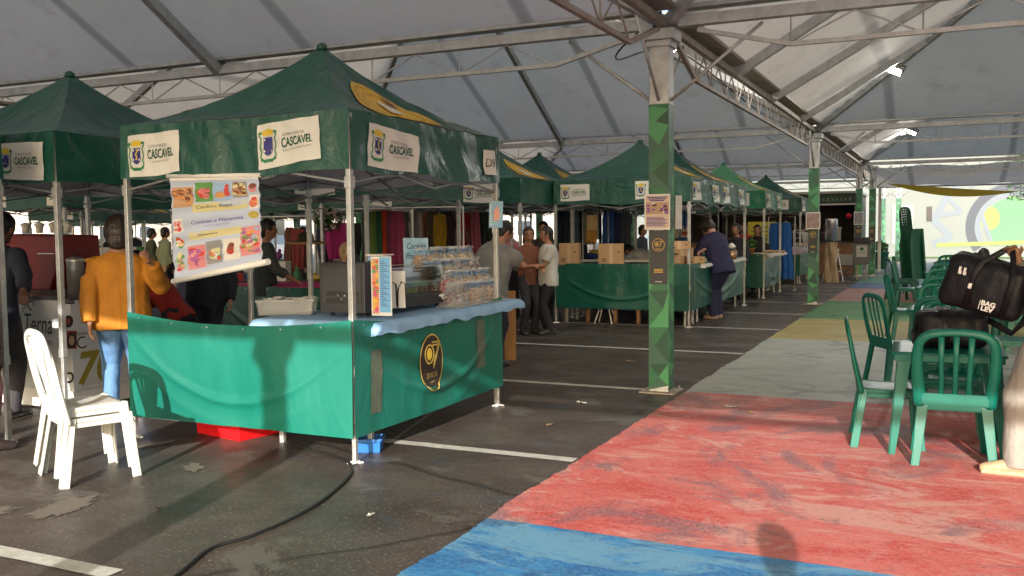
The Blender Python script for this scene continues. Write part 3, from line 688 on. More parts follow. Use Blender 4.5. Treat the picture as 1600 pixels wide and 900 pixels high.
# ================================================================== PLASTIC FURNITURE
CHG = mat('green_plastic', (.003, .125, .092), .36, var=.14, vscale=5, spec=.32, trans=.0)
CHD = mat('dark_green_plastic', (.01, .10, .06), .35, var=.1, vscale=5)
CHW = mat('white_plastic', (.60, .60, .56), .32, var=.05, vscale=6, trans=.05)
def chair(label, loc, rz, m_, slats=3, fan=False, group='green plastic chairs', cat='chair'):
    t = thing('plastic_chair', label, cat, loc, rz, group)
    def seat(u, v, o=0):
        x = (u - .5) * (.43 - .03 * v); y = -.21 + .43 * v
        z = .435 - .018 * math.sin(math.pi * u) * math.sin(math.pi * min(1, v * 1.1)) - (.05 * ((v - .85) / .15) ** 2 if v > .85 else 0) - .03 * (2 * abs(u - .5)) ** 8
        return (x, y, z + o)
    MB().slab(seat, 14, 12, .008, sm=True).build('seat', m_, t)
    m = MB(); m.bar((-.2, .20, .385), (.2, .20, .385), .014, .06); m.bar((-.205, -.2, .395), (-.195, .2, .395), .014, .06); m.bar((.205, -.2, .395), (.195, .2, .395), .014, .06); m.bar((-.2, -.205, .40), (.2, -.205, .40), .014, .055)
    m.build('seat_rim', m_, t, bevel=.004)
    for sx in (-1, 1):
        for y0, y1, x1 in ((.185, .225, .225), (-.20, -.265, .235)):
            mm = MB(); p = Vector((sx * .19, y0, .43)); q = Vector((sx * x1, y1, .0))
            mm.tube([p, p.lerp(q, .5), q], [.052, .044, .036], 4, flat=.24, up=(0, 1, 0), sm=False, phase=math.pi / 4); mm.bar(p + Vector((sx * .024, -.02 * (1 if y0 > 0 else -1), 0)), q + Vector((sx * .022, -.020 * (1 if y0 > 0 else -1), 0)), .012, .056, up=(0, 1, 0))
            mm.build('leg', m_, t, bevel=.004)
    A = [(-.205, -.195, .40), (-.220, -.225, .52), (-.230, -.252, .64), (-.232, -.275, .76), (-.216, -.292, .84), (-.165, -.300, .886), (-.085, -.304, .902), (0, -.306, .906)]
    A += [(-x, y, z) for x, y, z in reversed(A[:-1])]
    P = [Vector(p) for p in A]; out = []
    for i in range(len(P) - 1):
        p0, p1, p2, p3 = P[max(i - 1, 0)], P[i], P[i + 1], P[min(i + 2, len(P) - 1)]
        for k in range(4):
            s = k / 4; out.append(.5 * ((2 * p1) + (-p0 + p2) * s + (2 * p0 - 5 * p1 + 4 * p2 - p3) * s * s + (-p0 + 3 * p1 - 3 * p2 + p3) * s ** 3))
    out.append(P[-1]); n = len(out)
    rad = [.025 + .020 * abs(1 - 2 * i / (n - 1)) ** 1.5 for i in range(n)]
    mb = MB().tube(out, rad, 10, flat=.46, up=(0, -1, .22)); mb.bar((-.2, -.218, .452), (.2, -.218, .452), .022, .075)
    mb.build('back_frame', m_, t)
    mb = MB()
    for i in range(slats):
        f = (i - (slats - 1) / 2) / max(1, (slats - 1) / 2)
        xb, xt = f * (.085 if not fan else .045), f * (.09 if not fan else .13)
        pts = [(xb, -.200, .41), (xb * .97, -.236, .58), ((xb + xt) / 2, -.268, .72), (xt, -.300, .893 - .012 * f * f)]
        mb.tube(pts, [.020, .017, .017, .02], 8, flat=.35, up=(0, -1, .22))
    mb.build('back_slats', m_, t)
    return t
def table(label, loc, rz, m_=None, group='green plastic tables'):
    m_ = m_ or CHG; t = thing('plastic_table', label, 'table', loc, rz, group)
    MB().slab(lambda u, v, o=0: ((u - .5) * .72, (v - .5) * .72, .725 - .004 * (2 * abs(u - .5)) ** 8 - .004 * (2 * abs(v - .5)) ** 8 + o), 12, 12, .012).build('table_top', m_, t)
    m = MB()
    for a, b in (((-.34, -.34), (.34, -.34)), ((.34, -.34), (.34, .34)), ((.34, .34), (-.34, .34)), ((-.34, .34), (-.34, -.34))): m.bar((*a, .69), (*b, .69), .012, .055)
    m.build('apron', m_, t, bevel=.003)
    for sx in (-1, 1):
        for sy in (-1, 1):
            mm = MB(); p = Vector((sx * .325, sy * .325, .71)); q = Vector((sx * .375, sy * .375, 0))
            for d, up in ((Vector((-sx * .03, 0, 0)), 0), (Vector((0, -sy * .03, 0)), 1)):
                vs = []
                for c, w in ((p, .095), (q, .045)):
                    if up == 0: vs += [c + Vector((-sx * w, 0, 0)), c, c + Vector((0, -sy * .01, 0)), c + Vector((-sx * w, -sy * .01, 0))]
                    else: vs += [c + Vector((0, -sy * w, 0)), c + Vector((0, 0, 0)), c + Vector((-sx * .01, 0, 0)), c + Vector((-sx * .01, -sy * w, 0))]
                mm.add(vs, [(3, 2, 1, 0), (4, 5, 6, 7), (0, 1, 5, 4), (1, 2, 6, 5), (2, 3, 7, 6), (3, 0, 4, 7)])
            mm.build('leg', m_, t)
    return t
ch0 = chair('green plastic chair with its back to the camera, closest of the green ones', (.06, 6.93, 0), R_(3), CHG)
def chc(x, y, rz, label, swap=None, z=0, group=None): return copy_tree(ch0, (x, y, z), R_(rz), label, swap=swap, group=group)
D_ = {'green_plastic': CHD}
table('green plastic table carrying the black cooler bag, closest one', (.02, 7.30, 0), R_(2))
chc(-.36, 7.32, -84, 'green plastic chair at the left side of the closest table')
chc(.05, 7.92, 178, 'green plastic chair on the far side of the closest table')
chc(.66, 7.35, 92, 'green plastic chair at the right side of the closest table, cut by the picture edge')
tb = table('second green plastic table behind the bags', (.0, 10.85, 0), 0)
chc(-.02, 10.0, 2, 'green chair with its back to the camera at the second table')
chc(-.40, 10.1, -62, 'glossy green chair leaning in on the left of the second table')
chc(-.02, 11.55, 183, 'green chair on the far side of the second table'); chc(.66, 10.8, 95, 'green chair right of the second table behind the bag')
chc(.05, 9.0, 176, 'green chair standing between the first two tables'); 
T_ = lambda x, y, l: copy_tree(tb, (x, y, 0), label=l)
T_(-.02, 14.6, 'third green plastic table along the path'); T_(.0, 19.2, 'fourth green plastic table along the path'); T_(.95, 14.0, 'green table to the right behind the cooler bags'); T_(.1, 24.5, 'farthest green table by the chair stack'); T_(1.3, 18.6, 'green table in the second line right of the path, far')
for x, y, rz, l in ((-.02, 13.75, 0, 'green chair with rounded back before the third table'), (-.46, 14.2, -78, 'green chair left of the third table, near the olive path band'), (-.02, 15.4, 180, 'green chair behind the third table'), (.62, 14.6, 88, 'green chair between the third table and the right one'),
        (.0, 18.4, 3, 'green chair in front of the fourth table'), (-.6, 19.1, -92, 'green chair left of the fourth table'), (.05, 19.9, 181, 'green chair behind the fourth table'), (.95, 13.2, 0, 'green chair before the right hand table'), (.95, 14.8, 182, 'green chair behind the right hand table'), (1.6, 14.0, 90, 'green chair at the right end near the seated visitor'),
        (1.3, 17.8, 2, 'green chair at a far table in the second line'), (1.3, 19.4, 180, 'green chair beyond the far second line table'), (.7, 18.7, -88, 'green chair between the two far tables'), (.1, 23.7, 0, 'green chair by the farthest table'), (-.5, 24.4, -90, 'green chair left of the farthest table')):
    chc(x, y, rz, l)
for x, y, rz, l in ((-.85, 21.3, -70, 'dark green chair turned sideways near the chair stack'), (-.75, 22.2, -95, 'dark green chair next to the stack, facing the tables')): chc(x, y, rz, l, swap=D_, group='dark green plastic chairs')
for k in range(20):
    c = copy_tree(ch0, (-.62 - .004 * k, 23.6 - .012 * k, .0 + .058 * k), R_(-50), 'dark green plastic chair in the tall stack, %s' % ('at its foot' if k == 0 else 'on top of it' if k == 19 else 'number %d counted from the floor' % (k + 1)), swap=D_, group='stacked dark green chairs'); c.scale = (.78, .78, 1)
w0 = chair('lower white plastic chair of the stacked pair beside the front stall', (-5.12, 4.33, 0), R_(-24), CHW, 5, True, 'stacked white chairs')
copy_tree(w0, (-5.135, 4.31, .07), R_(-24), 'upper white plastic chair resting on the other white one')
# ================================================================== COUNTERS, SKIRTS, TABLECLOTHS
def skirt(label, pts, z0, z1, seed=0, m_=None, badge=None, sagt=.0, patch=None, fine=True, sagb=0, group='green vinyl counter skirts'):
    """pts: corner points (x,y) in order seen from outside left->right"""
    m_ = m_ or SKIRT; cx = sum(p[0] for p in pts) / len(pts); cy = sum(p[1] for p in pts) / len(pts)
    t = thing('counter_skirt', label, 'skirt', (cx, cy, 0), group=group)
    for i, (p, q) in enumerate(zip(pts, pts[1:])):
        a, b = Vector((*p, 0)), Vector((*q, 0)); L_ = (b - a).length; d = (b - a) / L_; nr = Vector((d.y, -d.x, 0))
        def S(s, z, off=0, a=a, d=d, nr=nr, L_=L_, i=i):
            u = s / L_; e = math.sin(math.pi * min(1, max(0, u))); v = (z - z0) / (z1 - z0)
            w = .022 * nz(s * 1.6 + seed, z * 2.1, i) + .010 * nz(s * 5 + seed, z * 1.3, i + 4)
            cat_ = .62 * (4 * (u - .5) ** 2) + .22          # hanging folds
            w += .030 * math.exp(-((v - cat_) / .030) ** 2) * e ** .5 + .010 * math.exp(-((v - cat_ + .22) / .05) ** 2) * e
            w += .006 * math.sin(s * 38 + 3 * nz(s * 2, z)) * max(0, v - .75) * 2
            p3 = a + d * s + nr * ((w * (.3 + .7 * e)) + off + .012)
            zz = z - sagt * 4 * u * (1 - u) * max(0, v) ** 2 + sagb * 4 * u * (1 - u) * (1 - v) ** 3
            return (p3.x - cx, p3.y - cy, zz)
        n = max(8, int(L_ * (40 if fine else 14)))
        pn = MB().grid(lambda u, v: S(u * L_, z0 + (z1 - z0) * v), n, 34 if fine else 12).build('front_panel' if i == 0 else 'side_panel', m_, t, norm=False)
        m = MB(); k = 0; s = .12
        while s < L_ - .05:
            q_ = [(s + .008 * math.cos(j * 1.05), z1 - .03 + .008 * math.sin(j * 1.05)) for j in range(6)]
            m.flat(q_, lambda A_, B_: S(A_, B_, .004)); s += .34
        m.build('eyelets', ALU, pn, norm=False)
        if badge and badge[0] == i:
            _, s0, zc, ra, rb, full = badge
            m = MB(); G = lambda A_, B_: S(s0 + A_, zc + B_, .005); H_ = lambda A_, B_: S(s0 + A_, zc + B_, .009)
            m.grid(lambda u, v: G(ra * v * math.cos(2 * math.pi * u), rb * v * math.sin(2 * math.pi * u)), 32, 6, 0)
            ring(m, H_, 0, 0, ra, rb, .014, 1)
            ring(m, H_, -.035 * ra / .2, .07 * rb / .25, ra * .42, rb * .36, .018, 1)
            m.flat(ellipse(-.035 * ra / .2, .07 * rb / .25, ra * .24, rb * .22), H_, 2)
            k = ra / .2
            for (x0, y0, x1, y1) in ((0, .16, .14, .16), (.14, .16, .03, -.05)):
                dx, dy = x1 - x0, y1 - y0; l = math.hypot(dx, dy); ex, ey = -dy / l * .008, dx / l * .008
                for o in (-.014, .014): m.flat([((x0 + ex + ey * o * 90) * k, (y0 + ey + o) * k), ((x0 - ex + ey * o * 90) * k, (y0 - ey + o) * k), ((x1 - ex) * k, (y1 - ey + o) * k), ((x1 + ex) * k, (y1 + ey + o) * k)], H_, 1)
            put_text(m, 'anos', .10 * k, H_, 0, -.11 * k, 3, width=.19 * k)
            m.flat([(-.05 * k, -.18 * k), (.05 * k, -.17 * k), (.05 * k, -.178 * k), (-.04 * k, -.19 * k)], H_, 3)
            m.build('badge', [mat('badge_brown', (.03, .018, .014), .45), mat('badge_rim', (.62, .45, .10), .4), mat('badge_yellow', (.7, .5, .06), .4), mat('badge_dim', (.4, .3, .1), .5)], pn, norm=False)
        for (pi, s0, w_, za, zb) in (patch or []):
            if pi == i:
                m = MB().grid(lambda u, v: S(s0 + w_ * u + .01 * nz(v * 3, seed), za + (zb - za) * v + .012 * nz(u * 3, 2), .004), 8, 14); m.build('tape_patch', mat('old_tape', (.10, .13, .095), .45, var=.25, vscale=9, stretch=(4, 4, .6)), pn, norm=False)
    return t
skirt('bright green vinyl skirt wrapped round the front stall, with round dark emblem', [(-5.70, 5.20), (-3.63, 5.20), (-3.63, 7.52)], .19, 1.0, 2.2, badge=(1, 1.02, .60, .19, .245, True), sagt=.07, patch=[(1, .19, .14, .32, .78), (1, 1.80, .16, .42, .86)])
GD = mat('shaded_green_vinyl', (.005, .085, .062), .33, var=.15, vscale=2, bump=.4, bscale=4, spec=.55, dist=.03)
skirt('unseen green skirt added beyond the left picture edge to shade the coffee cart', [(-8.8, 4.7), (-6.9, 4.7)], .5, 1.15, 3.1, fine=False)  # out-of-view panel added to keep the sun off the coffee cart
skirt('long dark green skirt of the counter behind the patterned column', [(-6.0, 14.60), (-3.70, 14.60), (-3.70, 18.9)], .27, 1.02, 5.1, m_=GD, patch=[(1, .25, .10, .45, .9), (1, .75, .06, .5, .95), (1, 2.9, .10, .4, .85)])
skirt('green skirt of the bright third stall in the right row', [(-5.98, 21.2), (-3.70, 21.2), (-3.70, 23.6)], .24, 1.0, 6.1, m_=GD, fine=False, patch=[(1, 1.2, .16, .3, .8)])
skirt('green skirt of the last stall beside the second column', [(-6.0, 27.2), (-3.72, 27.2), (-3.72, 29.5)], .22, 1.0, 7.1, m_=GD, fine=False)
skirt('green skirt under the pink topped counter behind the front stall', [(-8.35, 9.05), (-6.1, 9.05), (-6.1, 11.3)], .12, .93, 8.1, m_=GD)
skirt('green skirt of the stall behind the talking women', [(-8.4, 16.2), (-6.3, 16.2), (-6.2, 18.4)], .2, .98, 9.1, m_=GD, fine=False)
def slab_cloth(name, label, cat, x0, x1, y0, y1, z, drop, m_, seed=0, waves=.02, group=None, point=None):
    cx, cy = (x0 + x1) / 2, (y0 + y1) / 2
    def fn(u, v):
        x = (x1 - x0) * (u - .5); y = (y1 - y0) * (v - .5); hx, hy = (x1 - x0) / 2, (y1 - y0) / 2
        X, Y = x * (1 + drop / hx), y * (1 + drop / hy); ox, oy = max(0, abs(X) - hx), max(0, abs(Y) - hy); dz = max(ox, oy) * (1 + .35 * nz(X * 5 + seed, Y * 5))
        px_ = math.copysign(min(abs(X), hx + .012 + min(ox, .02)), X); py_ = math.copysign(min(abs(Y), hy + .012 + min(oy, .02)), Y)
        w = waves * nz(X * 7 + seed, Y * 7) if dz > 0 else .004 * nz(X * 4 + seed, Y * 4)
        return (px_ + (w if ox > 0 else 0), py_ + (w if oy > 0 else 0), z + .004 + (.003 * nz(X * 9, Y * 9 + seed)) - dz)
    t = MB().grid(fn, 50, 60).build(name, m_, None, norm=False); t.location = (cx, cy, 0)
    return tag(t, label, cat, group)
def folding_table(label, x0, x1, y0, y1, z, m_=None, group='folding tables of the stalls', legs=None, lm=None):
    t = thing('folding_table', label, 'table', ((x0 + x1) / 2, (y0 + y1) / 2, 0), group=group); a, b = (x1 - x0) / 2, (y1 - y0) / 2
    MB().box((0, 0, z - .02), (2 * a, 2 * b, .03)).build('table_top', m_ or WPAINT, t, bevel=.004)
    for sx in (-1, 1):
        for sy in (-1, 1): MB().box((sx * (a - .07), sy * (b - .1), (z - .035) / 2), (.036, .036, z - .035)).build('leg', lm or LEGM, t, bevel=.003)
    return t
BLUEC = mat('sky_blue_cloth', (.26, .46, .72), .8, var=.1, vscale=7, bump=.5, bscale=11, dist=.02)
folding_table('metal leg table under the blue cloth of the front stall', -4.62, -3.68, 5.48, 7.75, .95)
slab_cloth('tablecloth', 'sky blue tablecloth over the front stall counter', 'tablecloth', -4.66, -3.60, 5.44, 7.86, .955, .09, BLUEC, 3)
PINK = mat('pink_cloth', (.55, .03, .16), .8, bump=.3)
folding_table('table with a bright pink cover behind the front stall', -8.3, -6.15, 9.15, 9.95, .93); slab_cloth('tablecloth', 'bright pink cloth on the counter under the roll banner', 'tablecloth', -8.33, -6.12, 9.12, 9.98, .935, .04, PINK, 5)
folding_table('long counter table behind the patterned column', -5.95, -3.75, 14.7, 15.4, .98); folding_table('counter table along the open side, beside the woman in navy', -4.5, -3.75, 15.5, 18.85, .98)
WCL = mat('off_white_cloth', (.55, .53, .49), .85, var=.08, bump=.3)
slab_cloth('tablecloth', 'white cloth edging the counter beside the woman in navy', 'tablecloth', -4.5, -3.66, 15.3, 18.9, .99, .06, WCL, 7)
folding_table('counter table of the bright third stall', -5.95, -3.75, 21.3, 23.5, .98); slab_cloth('tablecloth', 'white cloth on the third stall with a basket on it', 'tablecloth', -5.95, -3.62, 21.25, 23.8, .99, .08, WCL, 8)
folding_table('counter table of the last stall in the right row', -5.9, -3.75, 27.3, 29.4, .98); slab_cloth('tablecloth', 'lilac grey cloth on the last stall of the right row', 'tablecloth', -5.9, -3.70, 27.15, 29.5, .99, .16, mat('lilac_cloth', (.33, .29, .36), .8), 9)
WOOD = mat('raw_timber', (.33, .17, .08), .7, var=.25, vscale=3, stretch=(6, 6, 1), bump=.15)
for x, l in ((-5.75, 'left'), (-4.85, 'right')): 
    t = thing('wooden_trestle', 'wooden trestle, the %s one under the long dark green skirt' % l, 'trestle', (x, 14.95, 0), group='wooden trestles under the long counter')
    MB().box((0, 0, .90), (.5, .08, .05)).build('beam', WOOD, t)
    for sx in (-1, 1): MB().box((sx * .2, .0, .44), (.055, .06, .87)).build('leg', WOOD, t)
    MB().box((0, 0, .30), (.4, .03, .05)).build('crossbar', WOOD, t)
# plastic stool under the long counter
t = thing('plastic_stool', 'white bowl seat stool with thin legs under the dark green skirt', 'stool', (-5.2, 14.85, 0))
MB().lathe([(.02, .255), (.12, .26), (.2, .29), (.23, .33), (.225, .33), (.19, .30), (.1, .275), (.01, .27)], n=20).build('seat', mat('grey_seat', (.4, .39, .36), .6), t)
for a in (.6, 2.5, 3.8, 5.6): MB().tube([(math.cos(a) * .1, math.sin(a) * .1, .27), (math.cos(a) * .2, math.sin(a) * .2, 0)], .012, 6).build('leg', WPAINT, t)
# red crate and blue crate under the front stall
def crate(name, label, loc, rz, a, b, h, m_, tp=.86, cat='crate'):
    t = thing(name, label, cat, loc, rz)
    def side(u, v, o=0): pass
    m = MB(); th = .006
    for inner in (0, 1):
        pass
    k = tp; V = []
    for (s, z) in ((k, .0), (1, h)):
        for sx, sy in ((-1, -1), (1, -1), (1, 1), (-1, 1)): V.append((sx * a * s, sy * b * s, z))
    for (s, z) in ((k, .008), (1, h)):
        for sx, sy in ((-1, -1), (1, -1), (1, 1), (-1, 1)): V.append((sx * (a * s - th), sy * (b * s - th), z))
    F_ = [(3, 2, 1, 0), (8, 9, 10, 11)]
    for i in range(4):
        j = (i + 1) % 4; F_ += [(i, j, 4 + j, 4 + i), (8 + j, 8 + i, 12 + i, 12 + j), (4 + i, 4 + j, 12 + j, 12 + i)]
    m.add(V, F_); m.build('body', m_, t, bevel=.004)
    m = MB()
    for (p, q) in (((-a, -b), (a, -b)), ((a, -b), (a, b)), ((a, b), (-a, b)), ((-a, b), (-a, -b))): m.bar((*p, h), (*q, h), .018, .022)
    m.build('rim', m_, t, bevel=.004); return t
crate('storage_crate', 'bright red plastic crate under the front stall', (-5.10, 5.72, 0), R_(-12), .30, .22, .34, mat('red_plastic', (.75, .01, .015), .35, spec=.5), .9)
crate('storage_crate', 'flat blue plastic crate under the front stall corner', (-3.80, 5.62, 0), R_(25), .10, .09, .09, mat('blue_plastic', (.01, .13, .45), .4), .95)
CLP = glass('clear_plastic'); 
t = crate('plastic_tub', 'clear plastic tub of papers on the left of the blue cloth', (-4.60, 5.74, .965), R_(28), .215, .13, .11, mat('milky_plastic', (.45, .47, .48), .25, alpha=.3), .93, 'tub')
m = MB()
for k in range(7): m.box((.16 * nz(k * 3.1, 1) * 2, .08 * nz(k * 5.3, 2) * 2, .1 + .006 * k), (.09, .06, .004), (nz(k, 4) * .6, nz(k, 7) * .6, k))
tag(m.build('paper_pile', mat('foil_paper', (.6, .6, .6), .35)), 'crumpled white wrappers heaped in the clear tub', 'wrappers').location = (-4.60, 5.74, .965)
# ---------------- warm display case
DG = mat('dark_grey_enamel', (.030, .030, .034), .42, var=.08)
t = thing('display_case', 'dark grey warming display case with vented end on the blue cloth', 'display case', (-4.02, 6.28, .97))
m = MB().box((-.0, -.56, .215), (.40, .16, .37)); o = m.build('motor_housing', DG, t, bevel=.006)
m = MB().box((.0, -.642, .235), (.34, .004, .25)); m.build('service_panel', mat('grey_panel', (.042, .042, .047), .5), o)
m = MB()
for r in range(2):
    for i in range(22): m.bar((-.14 + i * .0135, -.6455, .105 + r * .05), (-.132 + i * .0135, -.6455, .14 + r * .05), .004, .003)
m.build('vent', BLACK, o)
m = MB(); 
for x in (-.03, 0, .03): m.ball((x, -.648, .13 + abs(x)), .007)
m.build('screws', ALU, o)
MB().box((0, .03, .075), (.40, 1.04, .095)).build('base', DG, t, bevel=.005)
MB().box((.205, .52, .08), (.004, .07, .045)).build('maker_label', WHITE, t)
for x in (-.15, .15):
    for y in (-.55, .5): MB().lathe([(.02, -.0), (.022, .012), (.012, .014), (.012, .03)], (x, y, 0), 12).build('foot', BLACK, t)
m = MB(); m.grid(lambda u, v: (.19, -.47 + .99 * u, .12 + .22 * v), 2, 2); m.grid(lambda u, v: (-.19 + .38 * u, .52, .12 + .22 * v), 2, 2); m.grid(lambda u, v: (-.19 + .38 * u, -.47 + .99 * v, .34), 2, 2); m.build('glass_panes', CLP, t, norm=False)
m = MB(); 
for x in (-.19, .19): m.bar((x, -.47, .342), (x, .52, .342), .008); m.bar((x, .52, .12), (x, .52, .342), .008)
m.build('glass_trim', ALU, t)
m = MB().box((0, .03, .23), (.36, .96, .004)); m.build('wire_shelf', mat('shelf_wire', (.35, .36, .36), .4, metal=.4, alpha=.6), t)
FC = [mat('food_%d' % i, c, .5) for i, c in enumerate([(.55, .08, .07), (.2, .4, .06), (.42, .18, .4), (.6, .45, .1), (.5, .2, .08)])]
sw0 = None
for i in range(18):
    y = 5.98 + .045 * i; x = -3.90 if i % 2 else -3.98
    m = MB().lathe([(.001, .0), (.019, .0), (.022, .006), (.021, .014), (.019, .016), (.019, .022), (.021, .024), (.022, .032), (.015, .04), (.001, .042)], n=12)
    o = tag(m.build('macaron', FC[(i // 3) % 5]), 'small %s macaron in the display case, %s in its row' % (['red', 'green', 'lilac', 'yellow', 'orange'][(i // 3) % 5], ['first', 'middle', 'last'][i % 3] + (' of the front group' if i < 15 else ' of the back group')), 'macaron', 'macarons in the warming case'); o.location = (x, y, 1.095)
# serving tongs bags: black bottle and white sleeve
t = thing('price_board', 'tall narrow menu board with fruit photos leaning on the display case', 'menu board', (-3.70, 5.68, .965), R_(8))
MB().box((0, 0, .235), (.16, .008, .43)).build('board', WHITE, t)
m = MB(); m.box((-.045, -.0055, .235), (.05, .002, .40), mi=0); m.box((.03, -.0055, .245), (.085, .002, .40), mi=1)
rnd = random.Random(3)
for k in range(70): m.flat([(p[0], p[1]) for p in ellipse(-.045 + rnd.uniform(-.017, .017), .06 + rnd.random() * .36, rnd.uniform(.008, .017), rnd.uniform(.008, .017), 8)], lambda a, b, k=k: (a, -.0072 - k * 2e-5, b), 2 + k % 5)
for k in range(24): m.flat([(-.005, .09 + k * .014), (.062 - .02 * (k % 3), .09 + k * .014), (.062 - .02 * (k % 3), .094 + k * .014), (-.005, .094 + k * .014)], lambda a, b: (a, -.0075, b), 7)
m.build('menu_print', [mat('peach_print', (.6, .3, .2), .5), mat('sky_print', (.16, .42, .72), .5)] + [mat('print_%d' % i, c, .5) for i, c in enumerate([(.7, .1, .05), (.75, .45, .05), (.1, .35, .12), (.6, .08, .2), (.8, .3, .1)])] + [NAVYINK], t, norm=False)
t = thing('tongs_holder', 'white sleeve with black tongs in front of the display glass', 'tongs holder', (-3.74, 5.92, 1.0), R_(30))
MB().box((0, 0, .16), (.16, .01, .28)).build('sleeve', WHITE, t, bevel=.003)
m = MB(); 
for x in (-.05, .02): m.tube([(x, -.02, .02), (x + .004, -.022, .16), (x + .03, -.02, .22), (x + .06, -.02, .20), (x + .065, -.02, .04)], .011, 8, flat=.5)
m.build('tongs', BLACK, t)
# sign Cookies Premium
t = thing('tabletop_sign', 'light blue sign reading Cookies Premium behind the cookie bags', 'sign', tuple(at(651, 445, 8.3)), R_(40))
MB().box((0, 0, .19), (.225, .008, .46), (R_(-6), 0, 0)).build('board', mat('sign_blue', (.16, .43, .70), .45, var2=(.5, .65, .78), vscale=5), t, bevel=.002)
m = MB(); F_ = lambda a, b: (a, -.008 + (b - .19) * .105, b)
put_text(m, 'Cookies', .075, F_, 0, .345, 0, italic=.3, width=.17, bold=.001); put_text(m, 'Premium', .075, F_, 0, .255, 0, italic=.3, width=.19, bold=.001); m.build('lettering', mat('sign_ink', (.01, .06, .22), .5), t, norm=False)
# D9 post card
t = thing('notice_card', 'blue card with pink ice cream taped to the right rear pole of the front stall', 'card', tuple(atY(775, 335, 7.44)), R_(14))
MB().box((0, 0, 0), (.125, .006, .235), (0, .03, 0)).build('card', mat('card_blue', (.15, .36, .58), .5, var2=(.3, .5, .65), vscale=20), t)
m = MB(); m.flat([(-.02, -.06), (.03, -.05), (.035, .02), (.02, .05), (.012, .08), (-.005, .05), (-.02, .03)], lambda a, b: (a, -.0045, b), 0)
for k in range(8): m.flat([(-.055, -.09 + k * .024), (-.04, -.09 + k * .024), (-.04, -.08 + k * .024), (-.055, -.08 + k * .024)], lambda a, b: (a, -.0045, b), 1)
m.build('picture', [mat('card_pink', (.65, .32, .27), .5), WHITE], t, norm=False)
# ---------------- cookie bags
BAG = mat('cellophane', (.62, .68, .74), .1, alpha=.25, spec=.8)
CK = [mat('cookie_golden', (.42, .22, .08), .6, var=.4, vscale=40), mat('cookie_dark', (.14, .03, .025), .5, var=.4, vscale=40), mat('cookie_red', (.35, .02, .02), .45, var=.4, vscale=40), mat('cookie_cream', (.55, .42, .26), .6, var=.3, vscale=40)]
RIB = [mat('ribbon_blue', (.15, .38, .75), .4), mat('ribbon_white', (.75, .75, .75), .4)]
def cbag(mi, rb, label, seed):
    t = thing('cookie_bag', label, 'cookie bag', (0, 0, 0), group='tied cellophane bags of cookies')
    def fn(u, v):
        a = 2 * math.pi * u; z = .155 * v
        r = [.036, .042, .043, .038, .012, .030][min(5, int(v * 5))] * (1 - (v * 5 % 1)) + [.042, .043, .038, .012, .030, .034][min(5, int(v * 5))] * (v * 5 % 1)
        r *= 1 + .35 * nz(math.cos(a) * 2 + seed, math.sin(a) * 2, v * 5) + (.3 * math.sin(6 * a) if v > .8 else 0)
        return (r * math.cos(a), r * math.sin(a) * .75, z)
    MB().grid(fn, 20, 15, sm=False).build('wrapper', BAG, t, norm=False)
    m = MB(); rnd = random.Random(seed)
    for k in range(5): m.ball((rnd.uniform(-.014, .014), rnd.uniform(-.01, .01), .02 + .017 * k), (.026, .02, .013), 0, 10, 6, Euler((rnd.uniform(-.5, .5), rnd.uniform(-.5, .5), 0)).to_matrix())
    m.build('cookies', CK[mi], t)
    m = MB()
    for s in (-1, 1): m.tube([(0, 0, .122), (s * .02, -.012, .134), (s * .028, -.014, .122), (s * .008, -.012, .118), (s * .022, -.018, .10)], .0035, 6)
    m.build('bow', RIB[rb], t); t.scale = (1.3, 1.3, 1.2); return t
kinds = [('golden cookies and a blue bow', 0, 0), ('dark chocolate cookies and a white bow', 1, 1), ('red velvet cookies and a white bow', 2, 1), ('cream coloured cookies and a blue bow', 3, 0)]
protos = {}
rnd = random.Random(11)
TIERS = [(-3.76, .972, 'front row on the cloth'), (-3.84, 1.07, 'second tier'), (-3.93, 1.17, 'third tier'), (-4.02, 1.27, 'top tier')]
for ti, (x, z, nm) in enumerate(TIERS):
    t = thing('display_step', 'white step holding the %s of cookie bags' % nm, 'step', (x, 7.22, z - .004), group='display steps for cookies') if ti else None
    if t: MB().box((-.0, 0, -.008), (.095, .98, .014)).build('tread', WPAINT, t); MB().box((.0, 0, -.055), (.02, .92, .075)).build('riser', mat('clear_riser', (.5, .52, .52), .2, alpha=.4), t)
    n = 13
    for i in range(n):
        y = 6.80 + i * .070 if ti < 2 else 6.76 + i * .072
        kd = (2 if i < 3 else 3 if i < 6 else 0) if ti == 1 else (1 if i < 4 else 0) if ti == 0 else (0 if i < 6 else 3) if ti == 3 else rnd.choice([3, 0, 3, 1])
        key = kd
        pos = (x + rnd.uniform(-.022, .022), y + rnd.uniform(-.014, .014), z + .001)
        where = '%s, %s from its near end' % (nm, ['first', 'second', 'third', 'fourth', 'fifth', 'sixth', 'seventh', 'eighth', 'ninth', 'tenth', 'eleventh', 'twelfth', 'last'][i])
        lab = '%s, %s' % (['golden cookie bag', 'chocolate cookie bag', 'red velvet cookie bag', 'cream cookie bag'][kd], where)
        if key not in protos:
            protos[key] = cbag(kinds[kd][1], kinds[kd][2], lab, kd * 3 + 1); protos[key].location = pos
        else: copy_tree(protos[key], pos, rnd.uniform(-.6, .6), lab)
t = thing('plastic_tray', 'clear flat tray under the near cookie bags', 'tray', (-3.72, 7.16, .968)); MB().box((0, 0, 0), (.22, .95, .004)).build('tray_base', mat('tray_white', (.6, .6, .58), .3), t)
